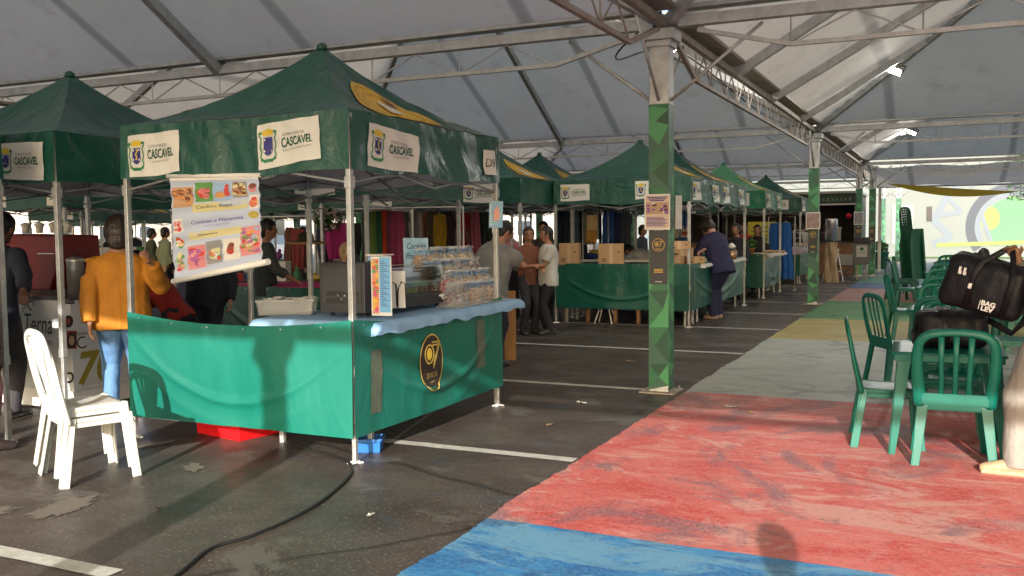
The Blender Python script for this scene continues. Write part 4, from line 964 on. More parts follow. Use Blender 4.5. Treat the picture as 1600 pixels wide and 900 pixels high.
# flat cookie packets at the end of the counter
for i, (x, y) in enumerate(((-3.70, 7.62), (-3.79, 7.70), (-3.9, 7.6))):
    t = thing('cookie_packet', 'flat see-through packet of waffle cookies at the counter end, %s' % ['closest', 'farthest', 'leftmost'][i], 'packet', (x, y, .972), i * .7, group='flat cookie packets at the counter end')
    MB().ball((0, 0, .016), (.065, .045, .014), 0, 14, 6).build('wrapper', BAG, t); MB().ball((0, 0, .016), (.05, .033, .010), 0, 12, 6).build('cookies', CK[0], t)
# glass cake dome
t = thing('cake_box', 'clear square cake box on the display case', 'box', (-4.00, 6.12, 1.32)); m = MB(); m.box((0, 0, .045), (.13, .13, .085)); m.build('cover', glass('clear_box', (.8, .85, .88), .05, .15), t); MB().box((0, 0, .095), (.16, .16, .01)).build('lid', WPAINT, t); MB().box((0, 0, .025), (.09, .09, .04)).build('slice', mat('dark_cake', (.03, .05, .08), .5), t)
# roll banner under the valance
t = thing('roll_banner', 'printed banner of cookies and macarons hanging crooked under the front valance', 'banner', tuple(atY(336, 275, 5.22)))
bl, br, tl, tr = [atY(*p, Y) - t.location for p, Y in (((273, 436), 5.30), ((410, 408), 5.10), ((266, 277), 5.22), ((404, 275), 5.22))]
def BF(u, v, off=0):
    p = (tl * (1 - u) + tr * u) * v + (bl * (1 - u) + br * u) * (1 - v)
    p = p + Vector((0, -1, 0)) * (off + .006 * math.sin(v * 46 + 2 * nz(u * 2, v * 3)) + .01 * nz(u * 3, v * 6)); return p
MB().grid(lambda u, v: BF(u, v), 30, 60).build('sheet', mat('banner_vinyl', (.50, .58, .76), .4), t, norm=False)
PR = {k: mat('ban_' + k, c, .45) for k, c in dict(tan=(.55, .34, .2), choc=(.2, .06, .03), red=(.6, .07, .06), pink=(.7, .28, .3), yel=(.66, .62, .33), org=(.7, .33, .12), grn=(.12, .32, .08), wht=(.75, .74, .72), vio=(.4, .12, .35), skyb=(.32, .48, .75), gry=(.3, .3, .32), ink=(.12, .12, .4), inkb=(.1, .07, .04), gold=(.5, .4, .08)).items()}
keys = list(PR); m = MB(); ix = keys.index
G1 = lambda k: (lambda a, b: BF(a, b, .003 + k))
def rect(x0, y0, x1, y1, c, k=0):
    n = max(1, int(abs(y1 - y0) * 30)); m.grid(lambda u, v: BF(x0 + (x1 - x0) * u, y0 + (y1 - y0) * v, .003 + k), 2, n, ix(c), False)
def dots(x0, y0, x1, y1, cols, n, r, sd, k=.002):
    rr = random.Random(sd)
    for i in range(n):
        a, b = rr.uniform(x0 + r, x1 - r), rr.uniform(y0 + r, y1 - r); m.flat(ellipse(a, b, r * rr.uniform(.8, 1.1), r * rr.uniform(.6, 1) * .9, 12), G1(k + i * 3e-5), ix(rr.choice(cols)))
rect(.0, .965, 1, 1, 'wht'); rect(.02, .70, .27, .90, 'tan'); dots(.02, .70, .27, .90, ['tan', 'org', 'choc'], 26, .035, 1); dots(.02, .78, .27, .88, ['choc', 'tan'], 14, .03, 8)
rect(.29, .74, .49, .94, 'grn'); dots(.30, .76, .48, .90, ['red', 'pink', 'choc', 'red'], 22, .04, 2); rect(.50, .74, .69, .94, 'skyb', .001); dots(.51, .74, .63, .85, ['tan', 'org'], 9, .05, 3); dots(.62, .76, .69, .93, ['red'], 8, .03, 4)
rect(.71, .76, .87, .94, 'gry'); dots(.71, .76, .87, .94, ['tan', 'org', 'choc', 'yel'], 40, .025, 5); dots(.89, .80, .98, .94, ['choc', 'pink', 'vio'], 7, .04, 6); rect(.89, .62, .99, .78, 'wht'); dots(.89, .62, .99, .78, ['red', 'org'], 12, .035, 7)
rect(.25, .635, .87, .725, 'yel'); rect(.02, .45, .13, .59, 'wht'); dots(.02, .45, .13, .59, ['red', 'pink', 'wht'], 14, .03, 9)
m.flat(ellipse(.93, .55, .055, .042), G1(.001), ix('gold')); rect(.2, .36, .80, .435, 'yel')
dots(.03, .28, .14, .42, ['pink', 'yel', 'red', 'wht', 'grn'], 24, .03, 10); dots(.03, .05, .15, .26, ['grn', 'pink', 'wht', 'red', 'yel'], 26, .03, 11)
rect(.18, .06, .38, .30, 'pink'); dots(.18, .06, .38, .30, ['pink', 'vio', 'pink', 'red'], 22, .045, 12); rect(.39, .08, .57, .32, 'gry'); dots(.42, .1, .56, .26, ['grn', 'yel', 'wht', 'red'], 26, .028, 13)
rect(.585, .08, .77, .32, 'wht'); dots(.63, .13, .71, .28, ['red', 'choc', 'red'], 8, .04, 14); rect(.78, .10, .99, .42, 'pink'); dots(.78, .10, .99, .42, ['red', 'vio', 'yel', 'grn', 'org', 'pink', 'skyb'], 46, .034, 15)
m.build('photo_collage', [PR[k] for k in keys], t, norm=False)
m = MB(); TF = G1(.0045)
def ptxt(s, sz, a, b, w, mi): 
    v, f = text2d(s, 1., .0, 'CENTER', .2); xs = [p[0] for p in v]; k = w / (max(xs) - min(xs)); m.add([TF(a + x * k, b + y * sz) for x, y in v], f, mi)
ptxt('Cookies Royal', .05, .50, .685, .42, 1); ptxt('Cookies e Macarons', .055, .52, .535, .58, 0); ptxt('sabores especiais', .02, .52, .49, .3, 0); ptxt('Macarons', .03, .42, .40, .22, 1); m.build('lettering', [PR['ink'], PR['inkb']], t, norm=False)
m = MB(); m.tube([BF(-.03, 1.01), BF(1.03, 1.01)], .016, 10); m.build('top_rail', WPAINT, t); m = MB(); m.tube([BF(-.03, -.02), BF(1.06, -.02)], .022, 12); m.build('bottom_rail', WPAINT, t)
# column notice
t = thing('paper_notice', 'white paper notice with a purple cake photo taped to the closest column', 'notice', (-2.5, 8.78 - .12, 0), R_(-2))
x0, x1, z0, z1 = -.135, .12, 1.585, 1.925
MB().box(((x0 + x1) / 2, 0, (z0 + z1) / 2), (x1 - x0, .003, z1 - z0)).build('sheet', WHITE, t)
MB().box((x1 + .055, .10, (z0 + z1) / 2 - .005), (.003, .2, z1 - z0 - .02)).build('folded_sheet', WHITE, t)
m = MB(); f = lambda a, b: (a, -.0028, b)
def rc(a0, b0, a1, b1, mi, k=0): m.flat([(a0, b0), (a1, b0), (a1, b1), (a0, b1)], lambda a, b: (a, -.0028 - k, b), mi)
rc(-.122, 1.60, .108, 1.91, 0)
rnd = random.Random(5)
for k in range(3): rc(-.105 + .012 * k, 1.89 - k * .016, .092 - .015 * k, 1.90 - k * .016, 1, .0004)
rc(-.122, 1.735, .108, 1.845, 2, .0003)
for k in range(26): m.flat(ellipse(rnd.uniform(-.10, .09), rnd.uniform(1.745, 1.835), .02, .012, 8), lambda a, b, k=k: (a, -.0034 - k * 2e-5, b), rnd.choice([2, 3, 3, 4, 5, 6]))
for k in range(8): rc(-.112, 1.70 - k * .0115, .05 + .05 * rnd.random(), 1.7065 - k * .0115, 1 if k % 3 else 3, .0004)
m.build('print', [mat('notice_cream', (.62, .5, .42), .5), NAVYINK, mat('notice_tan', (.45, .3, .2), .5), mat('notice_purple', (.22, .08, .34), .5), mat('notice_brown', (.1, .05, .04), .5), WHITE, mat('notice_beige', (.6, .45, .3), .5)], t, norm=False)
t = thing('framed_poster', 'poster framed on the second column, reddish crowd picture', 'poster', (-2.45, 19.83 - .125, 1.72)); MB().box((0, 0, 0), (.28, .012, .34)).build('board', WHITE, t); MB().box((0, -.008, 0), (.25, .004, .30)).build('picture', mat('poster_mix', (.25, .1, .1), .5, var2=(.35, .33, .32), vscale=14), t)
t = thing('framed_poster', 'poster on the third column beside the snack bar', 'poster', (-2.5, 31.3 - .125, 1.85)); MB().box((0, 0, 0), (.28, .012, .4)).build('board', WHITE, t); MB().box((0, -.008, 0), (.25, .004, .36)).build('picture', mat('poster_dark', (.12, .1, .12), .5, var2=(.3, .3, .32), vscale=14), t)
# ================================================================== PEOPLE
def fuse(mb, name, m_, parent, voxel, wr=0., ws=9., smooth=2, sd=0):
    me = bpy.data.meshes.new('tmp'); me.from_pydata([tuple(p) for p in mb.v], [], mb.f)
    o = bpy.data.objects.new('tmp', me)
    r = o.modifiers.new('r', 'REMESH'); r.mode = 'VOXEL'; r.voxel_size = voxel; r.use_smooth_shade = True
    if smooth: s = o.modifiers.new('s', 'SMOOTH'); s.factor = .6; s.iterations = smooth
    me2 = eval_mesh(o)
    bpy.data.objects.remove(o); me2.name = name
    if wr:
        N_ = len(me2.vertices); co = np.empty(N_ * 3, 'f'); no_ = np.empty(N_ * 3, 'f')
        me2.vertices.foreach_get('co', co); me2.vertex_normals.foreach_get('vector', no_); co = co.reshape(-1, 3); no_ = no_.reshape(-1, 3)
        am = np.array([nz(x * ws + sd, y * ws, z * ws * .7) + .5 * nz(x * ws * 2.3, y * ws * 2.3 + sd, z * ws * 1.2) for x, y, z in co.tolist()], 'f')
        me2.vertices.foreach_set('co', (co + no_ * (am * wr)[:, None]).ravel()); me2.update()
    for p in me2.polygons: p.use_smooth = True
    me2.materials.clear(); me2.materials.append(m_)
    q = bpy.data.objects.new(name, me2); C.objects.link(q); q.parent = parent; return q
SK = {'fair': mat('skin_fair', (.50, .27, .19), .5), 'tan': mat('skin_tan', (.36, .18, .11), .5), 'dark': mat('skin_dark', (.16, .075, .045), .5)}
HAIRM = {'black': mat('hair_black', (.006, .005, .005), .45, bump=.4, bscale=90, stretch=(1, 1, .15)), 'brown': mat('hair_brown', (.018, .010, .007), .45, bump=.4, bscale=90, stretch=(1, 1, .15)), 'auburn': mat('hair_auburn', (.05, .017, .014), .4, bump=.5, bscale=90, stretch=(1, 1, .15)), 'grey': mat('hair_grey', (.2, .19, .18), .5)}
def ik(a, c, l1, l2, hint):
    a, c = Vector(a), Vector(c); d = c - a; L_ = min(d.length, (l1 + l2) * .995); d.normalize(); c = a + d * L_
    x = (l1 * l1 - l2 * l2 + L_ * L_) / (2 * L_); h = math.sqrt(max(0, l1 * l1 - x * x)); hv = Vector(hint); hv = (hv - d * hv.dot(d)).normalized()
    return a + d * x + hv * h, c
def hand(mb, wrist, dirv, palmn, k=1., curl=.5, thumb=1, grip=0):
    d = Vector(dirv).normalized(); n = Vector(palmn); n = (n - d * n.dot(d)).normalized(); s = d.cross(n) * thumb
    w = Vector(wrist)
    mb.loft([(w, s * .026 * k, n * .018 * k), (w + d * .03 * k, s * .036 * k, n * .016 * k), (w + d * .07 * k, s * .042 * k, n * .014 * k), (w + d * .095 * k, s * .038 * k, n * .011 * k)], 12)
    for i, (off, l) in enumerate(((-.030, .062), (-.010, .075), (.010, .080), (.030, .072))):
        p = w + d * .085 * k + s * off * k; dd = d.copy(); pts = [p]; c = curl + .08 * i
        for seg in (.45, .32, .23):
            dd = (dd * math.cos(c) + n * math.sin(c)).normalized(); p = p + dd * l * seg * k; pts.append(p); 
            n2 = (n - dd * n.dot(dd)); n_ = n2.normalized() if n2.length > .1 else n
        mb.tube(pts, [.0100 * k, .0095 * k, .0085 * k, .007 * k], 8)
    p = w + d * .03 * k + s * .034 * k; a = (d * .7 + s * .7 + n * .25).normalized(); b = (d * .9 + s * .1 + n * .5).normalized()
    mb.tube([p - s * .012 * k, p + a * .035 * k, p + a * .035 * k + b * .032 * k], [.013 * k, .011 * k, .0085 * k], 8)
def person(label, loc, face, h=1.75, lean=0, side=0, hips=0., L=None, R=None, elL=None, elR=None, feet=((-.1, 0), (.1, 0)), skin='fair', hair='black', hairlong=0, top=(.05, .05, .05), sleeve=1., bottom=(.02, .02, .03), shoe=(.03, .03, .03), q=2, girth=1., headp=0, heady=0, hem=-.12, sit=0, wrm=.010, skirtl=0, topname='jacket', botname='trousers', glasses=False, apron=None, facefeat=True, handcurl=.45, noleg=False, zoff=0, balding=False, cat='person', hs=1.08, hv=1., legw=1.):
    """face: azimuth in degrees from +Y, clockwise"""
    k = h / 1.75; t = thing('person', label, cat, (loc[0], loc[1], zoff), -R_(face))
    vox = {3: .0075, 2: .013, 1: .02}[q]
    hz = (.93 if not sit else sit) * k
    H0 = Vector((0, hips, hz - (.02 if lean else 0)))
    Rm = Matrix.Rotation(-R_(lean), 3, 'X') @ Matrix.Rotation(R_(side), 3, 'Y')
    Hm = Rm @ Matrix.Rotation(-R_(headp), 3, 'X') @ Matrix.Rotation(-R_(heady), 3, 'Z')
    U = lambda x, y, z: H0 + Rm @ Vector((x * k, y * k, z * k))
    X, Y = Rm @ Vector((1, 0, 0)), Rm @ Vector((0, 1, 0))
    g_ = girth
    TR = [(-.10, .15, .105, 0), (-.02, .168, .12, -.005), (.10, .148, .105, 0), (.24, .158, .112, .005), (.37, .178, .112, 0), (.46, .170, .092, -.005), (.505, .10, .07, -.005), (.55, .055, .055, 0), (.62, .052, .055, .012)]
    def torso(mb, e, z0=-9, z1=9, gg=1.):
        rings = []
        for z, rx, ry, yo in TR:
            if z0 <= z <= z1: rings.append((U(0, yo, z), X * (rx * gg * k + e), Y * (ry * gg * k + e)))
        mb.loft(rings, 18)
    body = MB(); torso(body, 0, gg=1 if g_ <= 1 else g_ * .95)
    HC = U(0, .02, .585) + Hm @ Vector((0, .01, .108)) * k
    kk = k * hs
    Hp = lambda x, y, z: HC + Hm @ Vector((x * kk, y * kk, z * kk))
    body.ball(HC, (.076 * kk, .094 * kk, .112 * kk), 0, 16, 12, Hm); body.ball(Hp(0, .022, -.055), (.056 * kk, .066 * kk, .060 * kk), 0, 12, 8, Hm)
    body.ball(Hp(0, .097, -.012), (.012 * kk, .018 * kk, .022 * kk), 0, 8, 6, Hm)
    for sx in (-1, 1): body.ball(Hp(sx * .078, -.005, -.01), (.012 * kk, .02 * kk, .032 * kk), 0, 8, 6, Hm)
    body.ball(Hp(0, .085, -.062), (.026 * kk, .014 * kk, .012 * kk), 0, 8, 6, Hm)
    tp = MB(); ez = .014 * (1 if q > 1 else 1.3)
    # arms
    for sx, tgt, el in ((-1, L, elL), (1, R, elR)):
        S = U(sx * .175 * (1 + (g_ - 1) * .5), -.005, .445)
        if tgt is None: tgt = U(sx * .27 * (.9 + .1 * g_), .06, -.06) if not lean else S + Vector((sx * .03, .12, -.5)) * k
        else: tgt = Vector(tgt)
        E, W = ik(S, tgt, .29 * k, .255 * k, el or (sx * .5, -1, -.35))
        body.tube([S + X * (-sx * .04), S, S.lerp(E, .5), E, E.lerp(W, .35), W], [.05 * k, .052 * k, .045 * k, .036 * k, .038 * k, .024 * k], 12)
        dv = (W - E).normalized(); pn = Vector((-sx, .15, 0)) if abs(dv.z) > .6 else Vector((0, 0, -1))
        hand(body, W, dv, pn, k * .98, handcurl, thumb=1 if (sx > 0) else -1)
        if sleeve > 0:
            ks = max(1., g_ * .98); sl = min(1, sleeve); pts = [S + X * (-sx * .05), S + Vector((0, 0, .0)), S.lerp(E, .5)]; rr = [.064 * k, (.062 * k + ez) * 1, .055 * k * ks + ez]
            if sl > .5: 
                pts += [E, E.lerp(W, .5)]; rr += [.049 * k * ks + ez, .044 * k * ks + ez]
                if sl >= .9: pts.append(E.lerp(W, .93)); rr.append(.036 * k * ks + ez)
            else: pts.append(S.lerp(E, .75)); rr.append(.055 * k + ez)
            tp.tube(pts, rr, 14)
    # legs
    bt = MB(); hipz = hz - .03 * k; SH = []
    for i, sx in enumerate((-1, 1)):
        shoes = MB(); SH.append(shoes)
        fx, fy = feet[i]; hp = Vector((sx * .088 * k, hips, hipz)); an = Vector((fx, fy, .085 * k))
        if not sit: kn, an2 = ik(hp, an, .43 * k, .425 * k, (0, 1, 0))
        else: kn = Vector((fx * .9, hips + .42 * k, hipz + .03)); an2 = an
        body.tube([hp + Vector((0, 0, .04)), hp.lerp(kn, .3), kn, kn.lerp(an2, .3), an2], [.088 * k, .082 * k, .055 * k, .056 * k, .036 * k], 14)
        fd = Vector((sx * .12, 1, 0)).normalized()
        fr = [(an2 + fd * (-.055) + Vector((0, 0, -.045)), (.034, .036)), (an2 + Vector((0, 0, -.035)), (.04, .048)), (an2 + fd * .08 + Vector((0, 0, -.055)), (.043, .028)), (an2 + fd * .15 + Vector((0, 0, -.062)), (.036, .02))]
        ax = Vector((fd.y, -fd.x, 0)); body.loft([(c, ax * a * .85, Vector((0, 0, b * .85))) for c, (a, b) in fr], 12)
        shoes.loft([(an2 + fd * o_ + Vector((0, 0, z_ - .085)), ax * a * .9, Vector((0, 0, b_))) for o_, z_, a, b_ in ((-.085, .040, .030, .030), (-.06, .055, .044, .050), (.0, .060, .050, .056), (.06, .052, .052, .048), (.12, .043, .054, .038), (.175, .036, .046, .030), (.205, .032, .026, .020))], 16)
        shoes.box((an2.x + fd.x * .058, an2.y + fd.y * .058, .012), (.088, .275, .022), (0, 0, -math.atan2(fd.x, fd.y)))
        if skirtl: pass
        else: bt.tube([hp + Vector((0, 0, .05)), hp.lerp(kn, .3), kn, kn.lerp(an2, .4), an2 + Vector((0, 0, .0)), an2 + Vector((0, 0, -.03))], [.105 * k, .100 * k * (.6 + .4 * g_) * legw, .078 * k * legw, .070 * k * legw, .062 * k * legw, .064 * k * legw], 16)
    bt.loft([(H0 + Rm @ Vector((0, 0, z * k)), X * (rx * k * (.5 + .5 * g_)), Y * (ry * k)) for z, rx, ry in ((-.13, .165, .12), (-.04, .185, .135), (.06, .175, .125), (.1, .16, .115))], 16)
    tp2 = [(hem, .178, .128), (.0, .180, .128), (.10, .165, .118), (.24, .172, .125), (.37, .192, .125), (.46, .178, .104), (.505, .11, .082), (.535, .07, .066)]
    tp.loft([(U(0, 0, z), X * (rx * g_ * k + .006), Y * (ry * g_ * k + .006)) for z, rx, ry in tp2], 20)
    mt = lambda n, c, r=.8: mat('%s_%d_%d_%d' % (n, *[int(v * 999) for v in c]), c, r, var=.18, vscale=7, bump=.6, bscale=9, dist=.03, stretch=(1, 1, .6))
    fuse(body, 'body', SK[skin], t, vox)
    fuse(tp, topname, mt('cloth', top), t, vox * 1.15, wrm, 8, 2, loc[0])
    if not noleg:
        if skirtl:
            bt = MB().loft([(H0 + Vector((0, 0, z * k)), Vector((rx * k, 0, 0)), Vector((0, ry * k, 0))) for z, rx, ry in ((-skirtl, .26, .24), (-.3, .21, .18), (-.04, .18, .13), (.08, .165, .12))], 20)
        fuse(bt, botname, mt('cloth', bottom), t, vox * 1.15, wrm * .7, 7, 2, loc[1])
        [fuse(s_, 'shoe', mt('shoe', shoe, .5), t, vox, 0) for s_ in SH]
    if hair:
        hm = MB(); hm.ball(Hp(0, -.014, .022), (.088 * kk * hv, .103 * kk * hv, .108 * kk * hv), 0, 18, 12, Hm)
        hm.ball(Hp(0, -.055, -.045), (.072 * kk * hv, .058 * kk * hv, .075 * kk), 0, 14, 8, Hm)
        if hairlong: hm.loft([(Hp(0, -.055, z), (Hm @ Vector((rx * kk, 0, 0))), (Hm @ Vector((0, ry * kk, 0)))) for z, rx, ry in ((.02, .085, .06), (-.06, .088, .055), (-.06 - hairlong * .6, .085, .05), (-.06 - hairlong, .05, .03))], 14)
        # clear the face
        o = fuse(hm, 'hair', HAIRM[hair], t, vox, .006, 22, 1, loc[0])
        bm = bmesh.new(); bm.from_mesh(o.data); Mi = Hm.inverted()
        kill = [v for v in bm.verts if (lambda p: p.y > .048 * kk and p.z < .052 * kk and abs(p.x) < .072 * kk)(Mi @ (v.co - HC))]
        bmesh.ops.delete(bm, geom=kill, context='VERTS'); bm.to_mesh(o.data); bm.free()
    if facefeat and q >= 2:
        m = MB()
        for sx in (-1, 1): m.ball(Hp(sx * .031, .083, .012), (.011 * kk, .007 * kk, .006 * kk), 0, 8, 6, Hm); m.ball(Hp(sx * .031, .088, .030), (.018 * kk, .006 * kk, .004 * kk), 0, 8, 4, Hm)
        m.build('eyes', mat('eye_dark', (.02, .014, .01), .3), t); MB().ball(Hp(0, .0975, -.063), (.022 * kk, .006 * kk, .006 * kk), 0, 10, 6, Hm).build('lips', mat('lip', (.3, .09, .07), .5), t)
        if glasses:
            m = MB()
            for sx in (-1, 1): m.tube([Hp(sx * .034 + .022 * math.cos(a), .102, .010 + .017 * math.sin(a)) for a in [i * math.pi / 5 for i in range(11)]], .002, 5); m.tube([Hp(sx * .056, .10, .012), Hp(sx * .082, .0, .012)], .002, 5)
            m.build('glasses', BLACK, t)
    return t
def Wd(t_loc, face, p):
    """world point -> local frame of a person at t_loc facing az"""
    M = (Matrix.Translation((t_loc[0], t_loc[1], 0)) @ Matrix.Rotation(-R_(face), 4, 'Z')).inverted(); return M @ Vector(p)
# 1 woman in mustard jacket
pl = (-6.42, 5.78); fc = -44
person('woman in a mustard yellow jacket and blue jeans seen from behind', pl, fc, 1.72, R=Wd(pl, fc, at(236, 412, 7.75)), elR=(.5, -.2, -1), hs=1.25, hv=1.12, L=Wd(pl, fc, at(140, 515, 7.75)), girth=1.38, top=(.42, .17, .012), bottom=(.10, .22, .42), shoe=(.6, .62, .65), hair='brown', q=3, hem=-.13, feet=((-.11, -.02), (.12, .10)), wrm=.012, skin='tan', botname='jeans', headp=8)
# 2 man in navy at the left edge
pl = tuple(atY(-14, 400, 5.35))[:2]; fc = -20
person('man in a dark navy jacket reaching to the coffee counter at the left edge', pl, fc, 1.83, lean=8, R=Wd(pl, fc, at(38, 462, 7.6)), elR=(1, -.3, -.7), top=(.012, .016, .035), bottom=(.035, .032, .04), hair='black', q=3, girth=1.12, skin='dark', headp=18, hs=1.15, feet=((-.12, 0), (.12, .03)))
# 3 pink trousers
pl = tuple(atZ(-8, 702, 0))[:2]
person('person in wide pink trousers and dark sandals, cut off at the left edge', (pl[0] - .22, pl[1] - .02), 15, 1.65, top=(.2, .1, .1), bottom=(.28, .12, .13), shoe=(.03, .02, .02), q=2, girth=1.1, feet=((-.1, 0), (.27, .0)), legw=1.2, skin='tan')
# 4 red sleeve person bending
pl = tuple(at(262, 480, 9.1))[:2]
person('person in a red and black jacket bending behind the woman in mustard', pl, -105, 1.6, lean=38, hips=-.1, top=(.30, .015, .012), bottom=(.015, .015, .02), hair='black', q=1, L=(-.2, .5, .95), R=(.1, .45, .9), facefeat=False)
# 5 person behind banner
pl = tuple(at(322, 480, 10.0))[:2]; fc = 150
person('person in dark navy clothes standing behind the hanging banner, hand at its corner', pl, fc, 1.72, top=(.012, .014, .03), bottom=(.012, .014, .028), q=2, girth=1.2, R=Wd(pl, fc, at(272, 425, 9.6)), elR=(.8, -.3, -.9), facefeat=False)
# 6 man with glasses and green collar
pl = tuple(at(415, 430, 11.6))[:2]
person('man with glasses and a green collar under the front stall, facing right', pl, 50, 1.76, top=(.05, .06, .06), sleeve=.6, bottom=(.02, .02, .03), q=2, girth=1.1, glasses=True, headp=8, skin='tan', topname='shirt', L=(-.2, .35, 1.0), R=(.22, .35, 1.0))
# 7 beige bending back
pl = tuple(at(585, 430, 10.9))[:2]
person('person in a beige top bending down behind the mannequin head', pl, -80, 1.6, lean=48, hips=-.12, top=(.36, .28, .22), bottom=(.03, .03, .04), q=1, hair='black', facefeat=False, L=(-.2, .6, .95), R=(.2, .6, .95), girth=1.1)
# 8 grey shirt man
pl = tuple(at(764, 470, 10.9))[:2]; fc = 35
person('man in a loose grey t-shirt leaning on a wooden plank', pl, fc, 1.76, lean=14, girth=1.6, top=(.20, .21, .22), sleeve=.4, bottom=(.015, .02, .045), R=Wd(pl, fc, at(806, 404, 11.0)), elR=(1, -.3, -.2), q=2, skin='tan', hair='black', hem=-.2, topname='t_shirt', headp=15)
t = thing('wooden_plank', 'upright orange brown plank held by the man in grey', 'plank', tuple(at(797, 507, 11.4)), R_(20)); o = MB().box((0, 0, .42), (.14, .05, .86)).build('board', mat('varnished_wood', (.36, .17, .05), .5, var=.2, vscale=2, stretch=(5, 5, 1)), t, bevel=.004); t.location.z = 0
# 9 woman in orange brown + glasses
pl = tuple(at(826, 470, 14.2))[:2]
person('woman with glasses in a rust brown top talking to the woman in white', pl, 130, 1.64, top=(.16, .06, .035), sleeve=.4, bottom=(.02, .02, .03), q=2, hair='brown', hairlong=.12, glasses=True, skin='tan', L=(-.1, .3, 1.0), R=(.1, .32, 1.05), heady=20)
# 10 woman in white tee
pl = tuple(at(857, 480, 14.2))[:2]
person('woman in a white t-shirt with hand on hip, left of the long counter', pl, -130, 1.64, girth=1.25, top=(.50, .50, .49), sleeve=.42, bottom=(.012, .012, .016), q=2, hair='black', skin='tan', R=(.34, .12, .98), L=(-.1, .35, 1.05), hem=-.14, topname='t_shirt')
# 11
pl = tuple(at(850, 470, 16.6))[:2]
person('person whose dark hair shows above the woman in white', pl, 160, 1.74, top=(.06, .05, .05), q=1)
# 12 grey sweater bending in tent A
pl = tuple(at(1012, 470, 17.6))[:2]
person('person in a pale grey sweater bending over behind the cardboard boxes', pl, -70, 1.7, lean=62, hips=-.15, girth=1.35, top=(.36, .37, .37), bottom=(.012, .012, .015), q=2, hair='black', facefeat=False, L=(-.2, .65, .8), R=(.2, .65, .8))
# 13 woman in navy jumpsuit
pl = tuple(atZ(1120, 498, 0))[:2]; fc = -62
person('woman in a dark navy jumpsuit leaning over the stall counter', pl, fc, 1.86, lean=20, hips=-.08, girth=1.35, hv=1.22, hs=1.15, legw=1.25, hem=-.18, top=(.012, .012, .055), bottom=(.010, .010, .045), hair='brown', q=2, R=Wd(pl, fc, at(1080, 402, 15.9)), L=Wd(pl, fc, at(1076, 392, 16.4)), sleeve=.7, shoe=(.35, .25, .2), skin='fair', headp=28, topname='blouse', feet=((-.1, -.02), (.1, .05)), elR=(.4, -1, -.5), elL=(-.4, -1, -.5))
# background
bgp = [((1150, 470, 19.5), 200, 1.68, (.02, .02, .03), (.02, .02, .02), 'black', 'dark dressed person with back turned, right of the woman in navy', {}),
       ((1162, 470, 24.5), 170, 1.70, (.35, .03, .035), (.03, .03, .04), 'black', 'person in a red top among the silhouettes at the third stall', {}),
       ((1183, 470, 22.5), 190, 1.66, (.015, .013, .015), (.02, .02, .02), 'brown', 'long haired person in black at the third stall', {'hairlong': .2}),
       ((1213, 470, 26.5), 180, 1.62, (.03, .03, .05), (.02, .02, .03), 'black', 'person behind the blue dresses', {}),
       ((1240, 440, 30.5), 10, 1.7, (.015, .015, .02), (.02, .02, .02), 'black', 'person in black standing left of the second column', {}),
       ((1253, 440, 31.5), -10, 1.72, (.4, .4, .4), (.02, .02, .02), 'black', 'cook in a white shirt in the snack bar', {}),
       ((1287, 440, 31.9), 5, 1.66, (.03, .025, .03), (.02, .02, .02), 'black', 'customer in dark clothes at the snack bar counter', {}),
       ((238, 430, 22.5), 30, 1.72, (.05, .06, .04), (.012, .012, .02), 'black', 'distant man in an olive jacket, left one of the pair near the parked cars', {}),
       ((259, 430, 22.0), 20, 1.74, (.22, .26, .17), (.012, .012, .02), 'black', 'distant person in a pale khaki vest, right one of the pair near the parked cars', {}),
       ((475, 470, 19.5), 60, 1.7, (.12, .02, .02), (.02, .02, .02), 'black', 'visitor in dark red between the middle poles', {}),
       ((700, 470, 21.0), 200, 1.7, (.03, .03, .04), (.02, .02, .02), 'black', 'visitor in black behind the clothes racks', {}),
       ((1003, 470, 21.5), 100, 1.68, (.05, .06, .1), (.02, .02, .02), 'black', 'stall keeper in dark blue deep behind the long counter', {})]
for (x, y, D), f, h, tc_, bc, hr, lb, kw in bgp:
    p = at(x, y, D); person(lb, (p.x, p.y), f, h, top=tc_, bottom=bc, hair=hr, q=1, facefeat=False, skin='tan', **kw)
# seated people at the right
p = at(1537, 420, 15.2); person('seated visitor with dark hair and a white collar beyond the bags', (p.x, p.y), 0, 1.7, sit=.45, feet=((-.12, .45), (.12, .45)), top=(.45, .45, .45), bottom=(.03, .03, .05), q=1, facefeat=False, lean=4, hair='black')
p = at(1510, 424, 16.5); person('second seated visitor leaning at the far tables, only dark hair seen', (p.x, p.y), 40, 1.6, sit=.45, feet=((-.12, .45), (.12, .45)), top=(.05, .05, .06), q=1, facefeat=False, lean=18, hair='brown')
# bag man
pl = (.64, 6.70); fc = -80
bm_ = person('man in beige trousers and tan shoes lifting a black bag, mostly outside the right edge', pl, fc, 1.80, R=Wd(pl, fc, at(1591, 406, 6.02)), elR=(.2, -.5, -1), L=Wd(pl, fc, (.70, 6.45, .95)), top=(.30, .28, .25), legw=1.18, bottom=(.26, .245, .22), shoe=(.40, .27, .16), q=3, girth=1.12, feet=((-.10, .20), (.12, -.10)), skin='tan', handcurl=.95, wrm=.014, hips=.0, botname='trousers', sleeve=1.)
person('photographer standing behind the camera, casting a shadow over the blue path band', (.44, -.10), 0, 1.82, L=(-.12, .16, 1.3), R=(.2, .16, 1.3), top=(.1, .1, .12), q=1, facefeat=False)
person('second visitor behind the camera, left of the photographer', (-.62, -1.3), 5, 1.7, top=(.2, .1, .1), q=1, facefeat=False)
